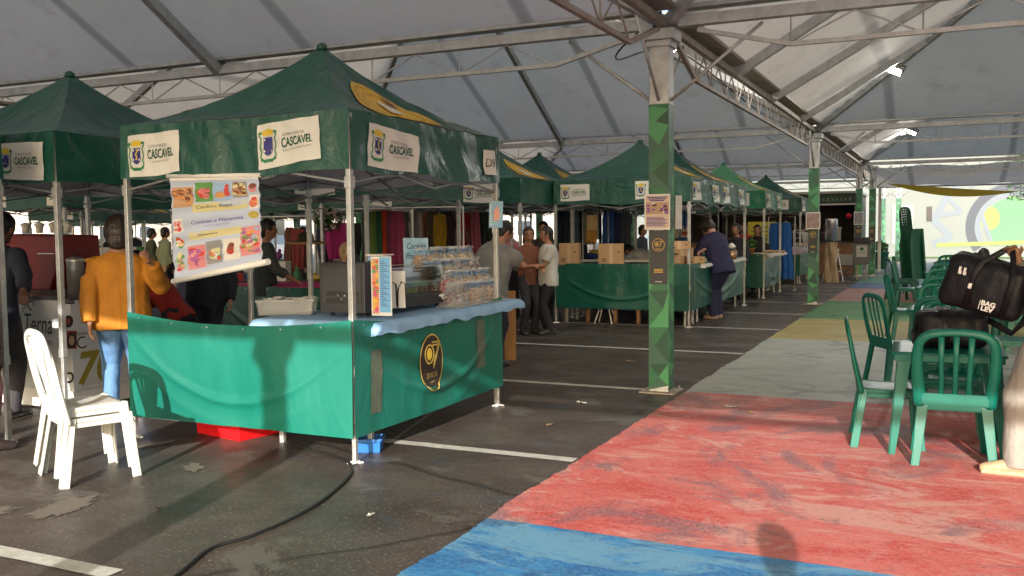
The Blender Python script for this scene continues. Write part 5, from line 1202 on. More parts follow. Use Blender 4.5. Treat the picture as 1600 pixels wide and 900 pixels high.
# mannequin head
t = thing('mannequin_head', 'bald mannequin head with drawn eyes on the pink counter', 'mannequin head', tuple(at(543, 423, 9.2)), R_(215))
MB().loft([((0, 0, 0), (.06, 0, 0), (0, .06, 0)), ((0, 0, .06), (.05, 0, 0), (0, .05, 0)), ((0, .01, .10), (.055, 0, 0), (0, .065, 0)), ((0, .012, .15), (.072, 0, 0), (0, .09, 0)), ((0, .0, .21), (.078, 0, 0), (0, .098, 0)), ((0, -.01, .26), (.06, 0, 0), (0, .075, 0)), ((0, -.015, .285), (.02, 0, 0), (0, .03, 0))], 18).ball((0, .10, .165), (.01, .018, .02)).build('head', mat('mannequin_skin', (.46, .30, .17), .45), t)
m = MB()
for sx in (-1, 1): m.ball((sx * .03, .092, .185), (.013, .006, .005)); m.ball((sx * .03, .094, .202), (.018, .005, .004))
m.build('drawn_eyes', BLACK, t); MB().ball((0, .094, .130), (.02, .006, .007)).build('lips', mat('lip2', (.4, .1, .08), .5), t)
# ================================================================== BAGS
BGM = mat('black_nylon', (.007, .007, .010), .5, bump=.4, bscale=14, dist=.02, spec=.25)
def softbox(name, label, loc, rot, a, b, c, wr=.016, sd=0):
    t = thing(name, label, 'bag', tuple(loc), rot=rot)
    m = MB(); n = 12
    def P(u, v, w):
        x, y, z = u * a, v * b, w * c; r = .06
        p = Vector((x, y, z)); q = Vector((max(-a + r, min(a - r, x)), max(-b + r, min(b - r, y)), max(-c + r, min(c - r, z)))); d = p - q
        if d.length > 0: p = q + d.normalized() * r
        bul = 1 + .0 * u; p.y += math.copysign(.025 * (1 - u * u) * (1 - w * w), v) if abs(v) > .99 else 0
        return p
    for ax in range(3):
        for sg in (-1, 1):
            def f(s, r_, ax=ax, sg=sg):
                s, r_ = 2 * s - 1, 2 * r_ - 1; q = [0, 0, 0]; q[ax] = sg; q[(ax + 1) % 3] = s; q[(ax + 2) % 3] = r_; return P(*q)
            m.grid(f, 14, 14)
    fuse(m, 'bag_body', BGM, t, .011, wr, 7, 2, sd); return t
HB = at(1541, 446, 6.12)
hb = softbox('cooler_bag', 'black cooler bag with small white logo, lifted by its handles over the table', HB, (R_(4), R_(15), R_(-14)), .25, .13, .18, .014, 2)
Mh = Euler((R_(4), R_(15), R_(-14))).to_matrix().to_4x4(); Mh.translation = HB
hp_ = Mh.inverted() @ at(1580, 388, 6.04)
for y, n_ in ((-.13, 'front'), (.11, 'rear')):
    m = MB(); m.tube([(-.06, y - .03, -.14), (-.055, y - .035, .09), (-.03, y - .01, .17), (hp_.x - .012, hp_.y - .01, hp_.z), (hp_.x + .012, hp_.y - .01, hp_.z), (.15, y - .01, .17), (.17, y - .035, .09), (.17, y - .03, -.14)], .018, 8, flat=.16, up=(0, -1, 0)); m.build('handle', BGM, hb)
m = MB(); F_ = lambda a_, b_: (a_, -.166, b_)
put_text(m, 'BAG', .042, F_, .075, -.085, 0, bold=.002, width=.085); put_text(m, 'LEV', .042, F_, .075, -.12, 0, bold=.002, width=.075); m.box((.025, -.166, -.10), (.004, .002, .06)); m.build('lettering', mat('logo_white', (.75, .75, .75), .5), hb, norm=False)
m = MB()
for x in (-.145, -.115): m.box((x, -.17, .09), (.014, .01, .035)); m.box((x + .004, -.17, .07), (.018, .01, .02))
m.box((-.06, -.166, .0), (.02, .01, .035)); m.build('zip_pulls', mat('logo_white', (.75, .75, .75)), hb)
b2 = softbox('cooler_bag', 'black soft bag lying on the closest green table under the lifted bag', (.04, 7.36, .865), (0, 0, R_(12)), .23, .16, .13, .02, 9)
m = MB(); m.tube([(-.24, -.10, .02), (-.28, -.16, -.02), (-.27, -.18, -.10)], .016, 8, flat=.2, up=(0, -1, 0)); m.tube([(-.06, -.19, -.12), (-.07, -.2, .02), (-.085, -.17, .12), (-.08, 0, .155)], .024, 8, flat=.15, up=(0, -1, 0)); m.build('strap', BGM, b2); m = MB(); m.tube([(.2, -.1, .08), (.36, -.16, -.02), (.42, -.2, .06), (.5, -.15, .2)], .022, 8, flat=.2, up=(0, -1, 0)); m.build('strap', BGM, b2)
# ================================================================== COFFEE CART
CW = mat('cart_white', (.62, .64, .66), .42, var=.03)
t = thing('coffee_cart', 'white coffee cart with black script lettering and stickers at the left', 'coffee cart', (-7.95, 6.24, 0))
MB().box((0, 0, .60), (1.80, .90, .82)).build('body', CW, t, bevel=.006); MB().box((0, 0, .105), (1.72, .84, .17)).build('plinth', WPAINT, t, bevel=.004); MB().box((0, 0, 1.03), (1.86, .96, .035)).build('counter_top', mat('dark_counter', (.06, .06, .065), .3), t, bevel=.005)
BI = mat('black_ink', (.01, .01, .012), .5)
m = MB(); F_ = lambda a, b: (a, -.4535, b); tx = atY(66, 530, 5.787).x + 7.95
put_text(m, 'Terna', .26, F_, tx - .06, .78, 0, italic=.25, width=.36); put_text(m, 'COFFEE', .05, F_, tx + .03, .62, 0, width=.2)
ring(m, F_, tx - .13, .955, .045, .045, .012, 0, t1=5); ring(m, F_, tx - .19, .91, .06, .03, .01, 0, t0=1, t1=4); m.build('lettering', BI, t, norm=False)
m = MB(); S_ = lambda y, z, k=0: (.9035 + k, y - 6.24, z)
def sx(px_, py_): p = atX(px_, py_, -7.046); return p.y, p.z
def srect(x0, y0, x1, y1, mi, k=0):
    a, b = sx(x0, y0), sx(x1, y0); c, d = sx(x1, y1), sx(x0, y1); m.flat([a, b, c, d], lambda p, q: S_(p, q, k), mi)
srect(101, 464, 116, 475, 0); srect(102.5, 466, 114.5, 473.5, 3, .0006)
y_, z_ = sx(107, 502); m.flat(ellipse(y_, z_, .05, .055, 16), lambda a, b: S_(a, b), 0); m.flat(ellipse(y_, z_ + .0, .025, .03, 12), lambda a, b: S_(a, b, .0006), 1)
srect(104, 517, 120, 545, 1); y_, z_ = sx(112, 532); m.flat(ellipse(y_, z_, .05, .07, 14), lambda a, b: S_(a, b, .0006), 0); m.flat(ellipse(y_, z_, .03, .045, 14), lambda a, b: S_(a, b, .0012), 2)
y_, z_ = sx(129, 535); ring(m, lambda a, b: S_(a, b), y_, z_, .06, .055, .014, 0, t0=1, t1=5.6); put_text(m, 'Mabana', .04, lambda a, b: S_(a, b), *[v for v in sx(128, 521)], 0, width=.12)
y_, z_ = sx(108, 590); ring(m, lambda a, b: S_(a, b), y_, z_, .05, .05, .018, 0)
y_, z_ = sx(148, 575); put_text(m, '70', .40, lambda a, b: S_(a, b), y_, z_, 4, italic=.2, bold=.012, width=.42); y_, z_ = sx(152, 603)
for k in range(3): ring(m, lambda a, b: S_(a, b), y_, z_ - .02, .12 + .03 * k, .06 + .02 * k, .004, 3, t0=0, t1=3)
m.build('stickers', [BI, mat('sticker_red', (.25, .04, .03), .5), mat('sticker_tan', (.5, .3, .2), .5), GREYINK, mat('sticker_olive', (.30, .24, .02), .4)], t, norm=False)
RED = mat('machine_red', (.16, .004, .006), .45, var=.1)
t = thing('coffee_machine', 'dark red espresso machine back on the coffee cart', 'coffee machine', (-8.02, 6.35, 1.048))
m = MB(); m.add([(x, y, z) for y in (-.26, .26) for x, z in ((-.44, .02), (.34, .02), (.43, .20), (.42, .54), (-.44, .56))], [(0, 1, 2, 3, 4), (9, 8, 7, 6, 5)] + [(i, 5 + i, 5 + (i + 1) % 5, (i + 1) % 5) for i in range(5)]); m.build('housing', RED, t, bevel=.015)
MB().bar((.2, -.265, .37), (.42, -.265, .37), .01, .008).build('trim', ALU, t)
m = MB()
for k in range(4): m.lathe([(.03, .0), (.034, .05), (.05, .09), (.0, .11)], (-.3 + .2 * k, 0, .565), 12)
m.build('cups', [WPAINT], t)
t = thing('milk_urn', 'stainless cylinder urn at the right end of the coffee cart', 'urn', (-7.28, 6.05, 1.048)); MB().lathe([(.075, 0), (.075, .29), (.08, .30), (.08, .32), (.05, .34), (.001, .345)], n=20).build('can', ALU, t); MB().tube([(0, 0, .34), (0, 0, .37)], .015, 8).build('knob', BLACK, t)
t = thing('card_reader', 'black card reader and cup lids on the coffee counter edge', 'card reader', tuple(atZ(4, 462, 1.05)), R_(20)); MB().box((0, 0, .03), (.10, .16, .05)).build('case', BLACK, t, bevel=.008); MB().box((0, -.02, .057), (.07, .06, .003)).build('screen', mat('screen_grey', (.3, .32, .33), .2), t)
# ================================================================== CLOTHES AND RACKS
def garment(label, kind, col, l, w_, seed, pat=None):
    m_ = mat('fabric_%d_%d_%d' % tuple(int(c * 999) for c in col), col, .85, var=.15, vscale=6, var2=pat, bump=.2, bscale=20)
    t = thing('hanging_garment', label, 'clothing', (0, 0, 0), group='clothes hanging in the stalls')
    def wd(v):
        if kind == 'scarf': return w_ * (.55 + .45 * v)
        if kind == 'dress': return w_ * (.62 + .38 * min(1, v * 6)) * (.72 + .5 * abs(v - .3))
        if kind == 'bag': return w_ * (.6 + .4 * math.sin(math.pi * min(1, .25 + v * .7)))
        return w_ * (.55 + .45 * min(1, v * 7)) * (1 if v > .35 else 1.15)
    def f(sg):
        def g(u, v):
            x = (u - .5) * wd(v); fold = .022 * math.sin(u * 19 + seed + 2 * nz(v * 2, seed)) * (.3 + v) + .03 * nz(u * 3, v * 3, seed); d = .05 * math.sin(math.pi * u) * (1.4 if kind == 'bag' else .8)
            return (x, sg * d + fold, -.06 - l * v)
        return g
    m = MB(); m.grid(f(1), 16, 18); m.grid(f(-1), 16, 18); m.build('cloth', m_, t)
    m = MB(); m.tube([(-w_ * .25, 0, -.07), (0, 0, -.03), (w_ * .25, 0, -.07)], .005, 5); m.tube([(0, 0, -.03), (0, 0, .0), (.012, 0, .018), (0, 0, .03)], .003, 5); m.build('hanger', ALU, t)
    return t
def rack(label, a, b, z):
    a, b = Vector((*a, 0)), Vector((*b, 0)); c = (a + b) / 2; t = thing('clothes_rack', label, 'clothes rack', tuple(c), group='metal clothes racks')
    m = MB().tube([a - c + Vector((0, 0, z)), b - c + Vector((0, 0, z))], .014, 8); m.build('rail', STEEL, t)
    d = (b - a).normalized(); n = Vector((-d.y, d.x, 0))
    for p in (a, b):
        q = p - c; m = MB().tube([q, q + Vector((0, 0, z))], .012, 8); m.tube([q - n * .22 + Vector((0, 0, .02)), q + n * .22 + Vector((0, 0, .02))], .012, 8); m.build('upright', STEEL, t)
    return t
rack('clothes rack of scarves behind the cookie bags', (-9.3, 12.4), (-6.6, 12.4), 1.95)
rack('clothes rack of shirts left of the grey shirted man', (-9.2, 15.7), (-6.0, 15.9), 1.95)
rack('clothes rack of dark blue clothes above the long counter', (-6.0, 17.3), (-4.0, 17.3), 1.95)
rack('clothes rack of bags behind the pink topped counter', (-10.9, 12.2), (-9.4, 12.3), 1.85)
GS = [(583, 323, 13, 'scarf', (.12, .22, .05), 1.15, .16, 'olive green scarf'), (592, 323, 13, 'scarf', (.02, .12, .08), 1.1, .14, 'teal scarf'), (600, 322, 13, 'scarf', (.50, .07, .03), 1.3, .17, 'orange red scarf'), (611, 323, 13, 'dress', (.14, .05, .12), 1.15, .26, 'plum dress'),
      (620, 323, 12.6, 'dress', (.22, .03, .09), 1.2, .30, 'wine striped dress'), (573, 324, 13.2, 'dress', (.05, .05, .05), .9, .2, 'black blouse'), (632, 326, 16.5, 'shirt', (.03, .03, .03), .45, .3, 'small black top'), (647, 325, 16.5, 'shirt', (.28, .28, .28), .75, .32, 'light grey tunic'),
      (670, 325, 16.5, 'shirt', (.16, .06, .03), .65, .3, 'rust brown top'), (679, 325, 16.3, 'bag', (.07, .05, .04), .8, .3, 'dark brown cardigan'), (687, 330, 16.1, 'bag', (.38, .24, .015), .75, .24, 'mustard knitted bag'), (697, 325, 16.6, 'shirt', (.04, .03, .04), .9, .3, 'black top'),
      (712, 327, 17, 'shirt', (.20, .14, .12), .8, .28, 'taupe blouse'), (724, 327, 17, 'shirt', (.50, .03, .07), .95, .28, 'bright red blouse'), (732, 327, 17, 'shirt', (.33, .2, .2), .9, .24, 'dusty pink blouse'), (742, 325, 16.8, 'scarf', (.42, .12, .2), .8, .26, 'pink checked cloth'), (756, 327, 17.2, 'shirt', (.03, .05, .04), .6, .3, 'dark green cardigan'),
      (875, 322, 18.5, 'dress', (.015, .03, .07), 1.2, .3, 'navy dress'), (886, 322, 18.5, 'dress', (.03, .05, .10), 1.2, .3, 'slate blue dress'), (897, 322, 18.4, 'dress', (.10, .15, .22), 1.15, .26, 'pale blue patterned dress'), (907, 322, 18.5, 'dress', (.015, .02, .05), 1.2, .3, 'midnight blue dress'), (921, 322, 18.4, 'shirt', (.25, .25, .22), .7, .22, 'cream apron'),
      (933, 322, 18.4, 'scarf', (.33, .37, .34), .6, .2, 'white green towel'), (951, 323, 19, 'dress', (.02, .08, .33), 1.3, .34, 'royal blue dress'), (962, 323, 19, 'dress', (.012, .02, .08), 1.2, .3, 'ink blue dress'), (975, 324, 20, 'shirt', (.05, .06, .09), .8, .3, 'charcoal shirt'), (1058, 322, 19.5, 'shirt', (.4, .4, .38), .6, .26, 'white shirt by the column'), (1067, 322, 19.5, 'dress', (.03, .09, .3), .75, .22, 'blue cloth right of the column'),
      (521, 342, 14, 'bag', (.45, .03, .22), .55, .26, 'magenta backpack'), (533, 342, 14, 'bag', (.45, .03, .22), .55, .26, 'second magenta backpack'), (508, 342, 14.4, 'bag', (.015, .02, .04), .65, .3, 'navy backpack'), (549, 343, 14.2, 'bag', (.012, .012, .014), .6, .32, 'black backpack'), (463, 352, 16, 'bag', (.18, .03, .03), .7, .3, 'dark red bag'), (452, 350, 16, 'dress', (.10, .04, .03), .8, .24, 'brown shawl')]
for i, (x, y, D, kd, col, l, w_, nm) in enumerate(GS):
    t = garment(nm + ' hanging in the stalls' if 'column' not in nm else nm, kd, col, l, w_, i * 1.7); t.location = at(x, y, D); t.rotation_euler = (0, 0, R_(20 + 15 * nz(i * 2.3, 1)))
for i, (x, y, D, l) in enumerate(((1211, 345, 23.6, 'long royal blue dress at the stall corner, left one'), (1228, 344, 23.4, 'long royal blue dress at the stall corner, right one'))):
    t = garment(l, 'dress', (.015, .11, .42), 1.42, .40, i * 3.3); t.location = at(x, y, D); t['group'] = 'long blue dresses on show'
m_ = BLACK
t = thing('garment_stand', 'thin metal stand carrying the long blue dresses', 'stand', tuple(at(1219, 445, 23.5).xy) + (0,)); m = MB(); m.tube([(-.3, 0, 0), (-.3, 0, 1.85), (.35, 0, 1.85), (.35, 0, 0)], .012, 8); m.build('frame', STEEL, t); m = MB().box((-.3, 0, .01), (.03, .4, .02)); m.build('foot', STEEL, t); MB().box((.35, 0, .01), (.03, .4, .02)).build('foot', STEEL, t)
# plant garland at the backpacks, hat, etc.
def foliage(mb, c, r, n, s, rnd, mi=1, flat=.7):
    for k in range(n):
        d = Vector((rnd.gauss(0, 1), rnd.gauss(0, 1), rnd.gauss(0, 1))); d.normalize(); p = Vector(c) + Vector((d.x * r[0], d.y * r[1], d.z * r[2])) * rnd.random() ** .4
        a = Vector((rnd.gauss(0, 1), rnd.gauss(0, 1), rnd.gauss(0, .6))).normalized(); b = a.cross(Vector((rnd.gauss(0, 1), rnd.gauss(0, 1), rnd.gauss(0, 1)))).normalized(); q = s * rnd.uniform(.6, 1.3)
        mb.add([p - a * q, p + b * q * .45, p + a * q, p - b * q * .45], [(0, 1, 2, 3)], rnd.randrange(mi))
LEAF = [mat('leaf_dark', (.02, .07, .015), .6), mat('leaf_mid', (.045, .13, .02), .6), mat('leaf_light', (.10, .22, .04), .6)]
rnd = random.Random(21)
t = thing('flower_garland', 'leafy garland of flowers above the backpacks', 'garland', tuple(at(512, 342, 13.9))); m = MB(); foliage(m, (0, 0, 0), (.26, .12, .2), 500, .035, rnd, 3); m.build('leaves', LEAF, t, norm=False); m = MB(); 
for k in range(24): m.ball((rnd.uniform(-.22, .22), rnd.uniform(-.14, -.02), rnd.uniform(-.16, .16)), .022, 0, 8, 6)
m.build('blossoms', mat('blossom', (.6, .45, .5), .6), t)
def pot(label, loc, pr, ph, fr, col, s=.03, n=240):
    t = thing('potted_plant', label, 'plant', tuple(loc)); MB().lathe([(pr * .7, 0), (pr, ph), (pr * 1.08, ph), (pr * 1.08, ph + .02), (pr * .9, ph + .02), (pr * .85, ph - .02), (.001, ph - .02)], n=18).build('pot', mat('pot_' + str(int(col[0] * 99)) + str(int(col[1] * 99)), col, .6), t)
    m = MB(); foliage(m, (0, 0, ph + fr * .7), (fr, fr, fr * .8), n, s, rnd, 3); m.build('leaves', LEAF, t, norm=False); return t
pot('leafy plant in an orange basket on the third stall counter', atZ(1172, 398, 1.0), .1, .12, .16, (.4, .16, .05))
pot('big green tub with a sprawling plant beyond the far columns', (-2.2, 37.2, 0), .30, .62, .3, (.01, .12, .08), .07)
t = thing('glass_jar', 'jar of orange sweets by the woman in navy', 'jar', tuple(atZ(1143, 405, 1.0))); MB().lathe([(.09, 0), (.11, .03), (.11, .16), (.07, .2), (.07, .22)], n=18).build('jar_body', glass('jar_glass', (.95, .9, .8)), t); MB().lathe([(.08, .01), (.1, .04), (.1, .14), (.02, .16)], n=16).build('sweets', mat('orange_sweets', (.65, .30, .03), .5, var=.4, vscale=60), t); MB().lathe([(.03, .2), (.09, .23), (.03, .30), (.001, .31)], n=14).build('paper_top', WHITE, t)
CB = mat('cardboard', (.40, .26, .14), .85, var=.06, vscale=8)
def cbox(label, x, y, z, d, rz, up=None):
    p = atZ(x, y, z); t = thing('cardboard_box', label, 'box', tuple(p), rz, 'cardboard boxes on the counters'); MB().box((0, 0, d[2] / 2), d).build('carton', CB, t, bevel=.003)
    MB().box((0, -d[1] / 2 - .001, d[2] * .5), (.05, .002, d[2] * .98)).build('tape', mat('tape_tan', (.46, .33, .2), .4), t); m = MB(); 
    for k in range(3): m.box((-d[0] * .28, -d[1] / 2 - .0015, d[2] * (.16 + .06 * k)), (d[0] * .2, .002, .01))
    m.box((d[0] * .3, -d[1] / 2 - .0015, d[2] * .6), (.03, .002, .02)); m.build('marks', BI, t); return t
cbox('left plain cardboard box on the long counter', 891, 413, 1.0, (.34, .28, .36), R_(12)); cbox('right cardboard box with black marks on the long counter', 955, 413, 1.0, (.42, .3, .35), R_(18))
for i, (x, y, z, d, l) in enumerate(((1062, 411, 1.0, (.42, .3, .14), 'bottom brown carton of the stack beside the woman in navy'), (1066, 399, 1.15, (.36, .3, .12), 'middle brown carton of the stack beside the woman in navy'), (1060, 389, 1.28, (.34, .28, .12), 'upper brown carton of the stack beside the woman in navy'), (1085, 412, 1.0, (.3, .25, .12), 'low carton right of the stack beside the woman in navy'))): cbox(l, x, y, z, d, R_(8 + 6 * i))
for i in range(5):
    t = thing('soap_bottle', 'small bottle with an orange label, %s of five on the counter by the column' % ['first', 'second', 'third', 'fourth', 'last'][i], 'bottle', tuple(atZ(1052 + i * 5.2, 371, 1.4)), group='bottles on the counter shelf')
    MB().lathe([(.03, 0), (.032, .01), (.032, .17), (.012, .2), (.012, .24), (.001, .245)], n=12).build('bottle_body', mat('bottle_cream', (.55, .45, .4), .3), t); MB().lathe([(.0335, .05), (.0335, .12)], n=12).build('wrap_label', mat('label_orange', (.6, .12, .05), .5), t)
t = thing('display_shelf', 'white shelf carrying the small bottles by the column', 'shelf', tuple(at(1062, 374, 15.9))); p = atZ(1062, 371, 1.395); t.location = p; MB().box((0, 0, -.01), (.5, .14, .012)).build('board', WPAINT, t); MB().box((0, .05, -.20), (.03, .03, .38)).build('post', WPAINT, t)
for i, (x, D) in enumerate(((921, 17), (928, 17), (920, 17.2), (928, 17.2))):
    t = thing('hand_towel', ['cream', 'tan', 'amber', 'honey'][i] + ' embroidered towel pinned in the stall, %s row' % ('upper' if i < 2 else 'lower'), 'towel', tuple(at(x, 348 + (20 if i > 1 else 0), D)), group='towels pinned in the stall'); MB().slab(lambda u, v, o=0: ((u - .5) * .11, o + .006 * math.sin(u * 12), (v - .5) * .28), 6, 6, .006).build('cloth', mat('towel_%d' % i, [(.5, .4, .25), (.5, .36, .2), (.45, .25, .06), (.4, .2, .05)][i], .9), t)
# generic goods tables to fill the second rows
DK = [mat('black_table_cloth', (.012, .012, .014), .8), mat('navy_table_cloth', (.012, .02, .06), .8), mat('green_table_cloth', (.01, .10, .07), .6)]
def goods_table(label, x, y, rz, w_, d_, mi, seed):
    t = thing('cloth_table', label, 'table', (x, y, 0), R_(rz), group='goods tables deep in the market'); a, b = w_ / 2, d_ / 2
    m = MB(); m.box((0, 0, .80), (w_, d_, .03)); m.build('table_top', DK[mi], t)
    def f(u, v):
        L_ = 2 * (w_ + d_); s = u * L_; pts = [(-a, -b), (a, -b), (a, b), (-a, b), (-a, -b)]; 
        seg = [w_, d_, w_, d_]; i = 0
        while i < 3 and s > seg[i]: s -= seg[i]; i += 1
        k = min(1, s / seg[i]); x_ = pts[i][0] + (pts[i + 1][0] - pts[i][0]) * k; y_ = pts[i][1] + (pts[i + 1][1] - pts[i][1]) * k; q = 1.01 + (.03 * math.sin(u * 90 + seed)) * v + .03 * v
        return (x_ * q, y_ * q, .81 - .78 * v)
    MB().grid(f, 96, 5).build('cloth', DK[mi], t, norm=False); return t
gt = 0
for i, (x, y, rz, w_, d_, mi, l) in enumerate(((-9.6, 11.9, 15, 1.9, .7, 0, 'black cloth table between the middle poles'), (-7.2, 12.6, 5, 1.8, .7, 0, 'black cloth table behind the mannequin head'), (-12.5, 13.5, 30, 2.2, .7, 1, 'navy cloth table under the number 3 gazebo'), (-8.2, 15.9, 0, 2.2, .7, 0, 'black cloth table below the shirts rack'), (-10.5, 17.5, 20, 2.2, .8, 1, 'navy cloth table behind the shirts'), (-5.2, 17.2, 0, 1.9, .7, 1, 'navy cloth table below the blue dresses'), (-7.4, 20.5, 0, 2.2, .8, 0, 'black cloth table deep behind the talking women'),
        (-13.5, 20.8, 20, 2.3, .8, 0, 'black cloth table in the far left rows'), (-17.5, 21.0, 25, 2.3, .8, 2, 'green cloth table in the far left rows'), (-22.5, 20.0, 30, 2.4, .8, 2, 'green cloth table at the low left gazebo'), (-7.2, 24.5, 0, 2.3, .8, 0, 'black cloth table beyond the bright gazebo'), (-10.8, 23.5, 10, 2.3, .8, 0, 'black cloth table in the far middle rows'), (-26.5, 26.0, 35, 2.4, .8, 1, 'navy cloth table by the distant pair'), (-15.2, 16.5, 30, 2.4, .8, 0, 'black cloth table behind the woman in mustard'))):
    t = goods_table(l, x, y, rz, w_, d_, mi, i)
    rnd = random.Random(i + 40); nn = 7 if i < 8 else 4
    cols = ['red', 'white', 'tan', 'blue', 'green', 'grey', 'purple', 'yellow']; CV = [(.35, .03, .03), (.5, .5, .48), (.38, .24, .12), (.03, .08, .3), (.03, .16, .06), (.2, .2, .2), (.2, .05, .2), (.5, .36, .05)]
    for k in range(nn):
        ci = (k * 3 + i) % 8; q = Vector(((k + .5) / nn * w_ - w_ / 2, rnd.uniform(-.15, .15), .815)); q = Matrix.Rotation(R_(rz), 3, 'Z') @ q + Vector((x, y, 0))
        b_ = thing('craft_item', '%s craft %s, item %s on the %s' % (cols[ci], ['box', 'vase', 'bundle'][k % 3], ['one', 'two', 'three', 'four', 'five', 'six', 'seven'][k], l), 'craft item', tuple(q), rnd.uniform(0, 3), 'craft goods on the deep tables')
        mm = MB(); h_ = rnd.uniform(.1, .32)
        if k % 3 == 1: mm.lathe([(.03, 0), (.06, h_ * .3), (.05, h_ * .6), (.02, h_ * .8), (.03, h_), (.001, h_)], n=12)
        elif k % 3 == 0: mm.box((0, 0, h_ / 2), (.2, .16, h_)); mm.box((0, 0, h_ + .01), (.21, .17, .02))
        else: mm.ball((0, 0, h_ * .35), (.12, .09, h_ * .35), 0, 12, 8); mm.ball((.04, 0, h_ * .8), (.05, .05, h_ * .2), 0, 10, 6)
        mm.build('object_body', mat('craft_%d' % ci, CV[ci], .6, var=.25, vscale=12), b_)
t = thing('straw_hat', 'dark green felt hat on a tan brim board between the middle poles', 'hat', tuple(at(478, 378, 12.4))); MB().lathe([(.22, 0), (.2, .01), (.11, .02), (.10, .10), (.06, .13), (.001, .13)], n=20).build('crown', mat('felt_olive', (.05, .05, .03), .9), t); MB().lathe([(.001, -.03), (.26, -.03), (.27, -.01), (.26, 0), (.001, 0)], n=20).build('stand_board', mat('tan_board', (.4, .22, .08), .7), t)
# ================================================================== SNACK BAR + far objects
t = thing('snack_bar', 'dark snack bar kiosk with green fascia at the far end', 'kiosk', (-5.9, 35, 0))
MB().box((0, 1.9, 1.35), (6.3, .1, 2.7)).build('back_wall', mat('kiosk_inner', (.10, .085, .075), .7, var=.3, vscale=2), t); MB().box((0, 0, 2.74), (6.5, 4.2, .08)).build('roof', mat('kiosk_roof', (.45, .45, .43), .6), t)
for sx_ in (-1, 1): MB().box((sx_ * 3.15, 0, 1.35), (.08, 3.9, 2.7)).build('side_wall', mat('kiosk_side', (.16, .14, .12), .7), t)
fa = MB().box((0, -2.02, 2.52), (6.4, .06, .30)).build('fascia', mat('fascia_green', (.02, .05, .035), .5), t); m = MB(); put_text(m, '\u00b7 \u00b7 \u00b7', .1, lambda a, b: (a, -2.053, b), 0, 2.5, 0)
rnd = random.Random(4); xx = 1.3
while xx < 3.0: m.box((xx, -2.053, 2.5 + rnd.uniform(-.02, .02)), (rnd.uniform(.05, .09), .004, rnd.uniform(.08, .12))); xx += .14
m.build('worn_lettering', mat('fascia_ink', (.16, .2, .12), .6), fa); MB().box((0, -2.04, 2.34), (6.4, .1, .04)).build('light_strip', WPAINT, t)
MB().box((0, -1.75, .52), (6.2, .5, 1.04)).build('counter', mat('kiosk_wood', (.26, .13, .07), .5, var=.3, vscale=3), t); MB().box((0, -1.75, 1.06), (6.3, .6, .04)).build('counter_top', mat('dark_counter', (.06, .06, .065), .3), t)
for i, (x, w_, h_, l, c) in enumerate(((2.45, .5, .5, 'steel coffee machine on the snack bar counter', (.4, .4, .4)), (1.6, .35, .35, 'dark oven on the snack bar counter', (.05, .05, .05)), (.8, .3, .45, 'pale grinder on the snack bar counter', (.35, .33, .3)))):
    q = thing('kitchen_machine', l, 'kitchen machine', (-5.9 + x, 33.25, 1.08)); MB().box((0, 0, h_ * .9), (w_, .3, h_ * .2)).build('top_unit', mat('kitchen_%d' % i, c, .35, metal=.3), q, bevel=.01); MB().box((0, .08, h_ * .42), (w_ * .9, .12, h_ * .8)).build('back_unit', mat('kitchen_%d' % i, c), q); MB().box((0, 0, .02), (w_, .3, .04)).build('drip_tray', BLACK, q)
q = thing('round_sign', 'small red round sign hanging in the snack bar', 'sign', (-2.95, 32.9, 1.95)); MB().lathe([(.001, -.02), (.09, -.02), (.09, .02), (.001, .02)], n=20, M=Matrix.Rotation(R_(90), 4, 'X')).build('disc', mat('sign_red', (.6, .01, .04), .4), q); MB().tube([(0, 0, .08), (0, 0, .4)], .004, 5).build('cord', BLACK, q)
q = thing('yellow_board', 'tall yellow board behind the third stall', 'board', tuple(at(1190, 380, 26)), R_(15)); MB().box((0, 0, .1), (.75, .03, 1.0)).build('panel', mat('board_yellow', (.42, .38, .02), .5), q); m = MB()
for k in range(7): m.box((-.03 * (k % 2), -.017, .45 - k * .12), (.5, .002, .03))
m.build('lines', mat('board_ink', (.12, .12, .03), .6), q); MB().box((0, .02, -.75), (.05, .03, .9)).build('post', BLACK, q)
q = thing('waste_bin', 'grey litter bin with a dark hood and white round label near the third column', 'bin', tuple(at(1346, 440, 27.6).xy) + (0,), R_(4))
MB().box((0, 0, .78), (.46, .4, .62), taper=1.12).build('body', mat('bin_grey', (.10, .11, .12), .5), q, bevel=.02); MB().box((0, 0, 1.18), (.54, .46, .18), taper=.78).build('hood', BLACK, q, bevel=.03); MB().box((0, -.235, .86), (.30, .01, .34)).build('label_plate', mat('plate_grey', (.38, .40, .40), .5), q, bevel=.02); m = MB(); m.flat(ellipse(0, .93, .055, .05), lambda a, b: (a, -.243, b)); put_text(m, 'LIXO', .06, lambda a, b: (a, -.243, b), 0, .82, 0, width=.16); m.build('lettering', DKGREEN, q, norm=False)
for sx_ in (-1, 1): MB().box((sx_ * .12, 0, .24), (.05, .05, .48)).build('leg', STEELD, q)
q = thing('folding_stool', 'black folding stool with crossed legs beside the litter bin', 'stool', tuple(at(1320, 440, 27.2).xy) + (0,), R_(10)); MB().box((0, 0, .62), (.42, .34, .3)).build('storage_box', mat('box_grey', (.16, .17, .17), .5), q, bevel=.01); MB().box((0, 0, .455), (.4, .3, .03)).build('seat', BLACK, q)
for y in (-.14, .14): 
    for s_ in (-1, 1): MB().bar((-.19 * s_, y, 0), (.19 * s_, y, .45), .03, .02, up=(0, 1, 0)).build('leg', BLACK, q)
q = thing('tree_trunk_stand', 'twisted wooden trunk serving as a stand beside the second column', 'trunk stand', tuple(atZ(1298, 441, 0))); m = MB()
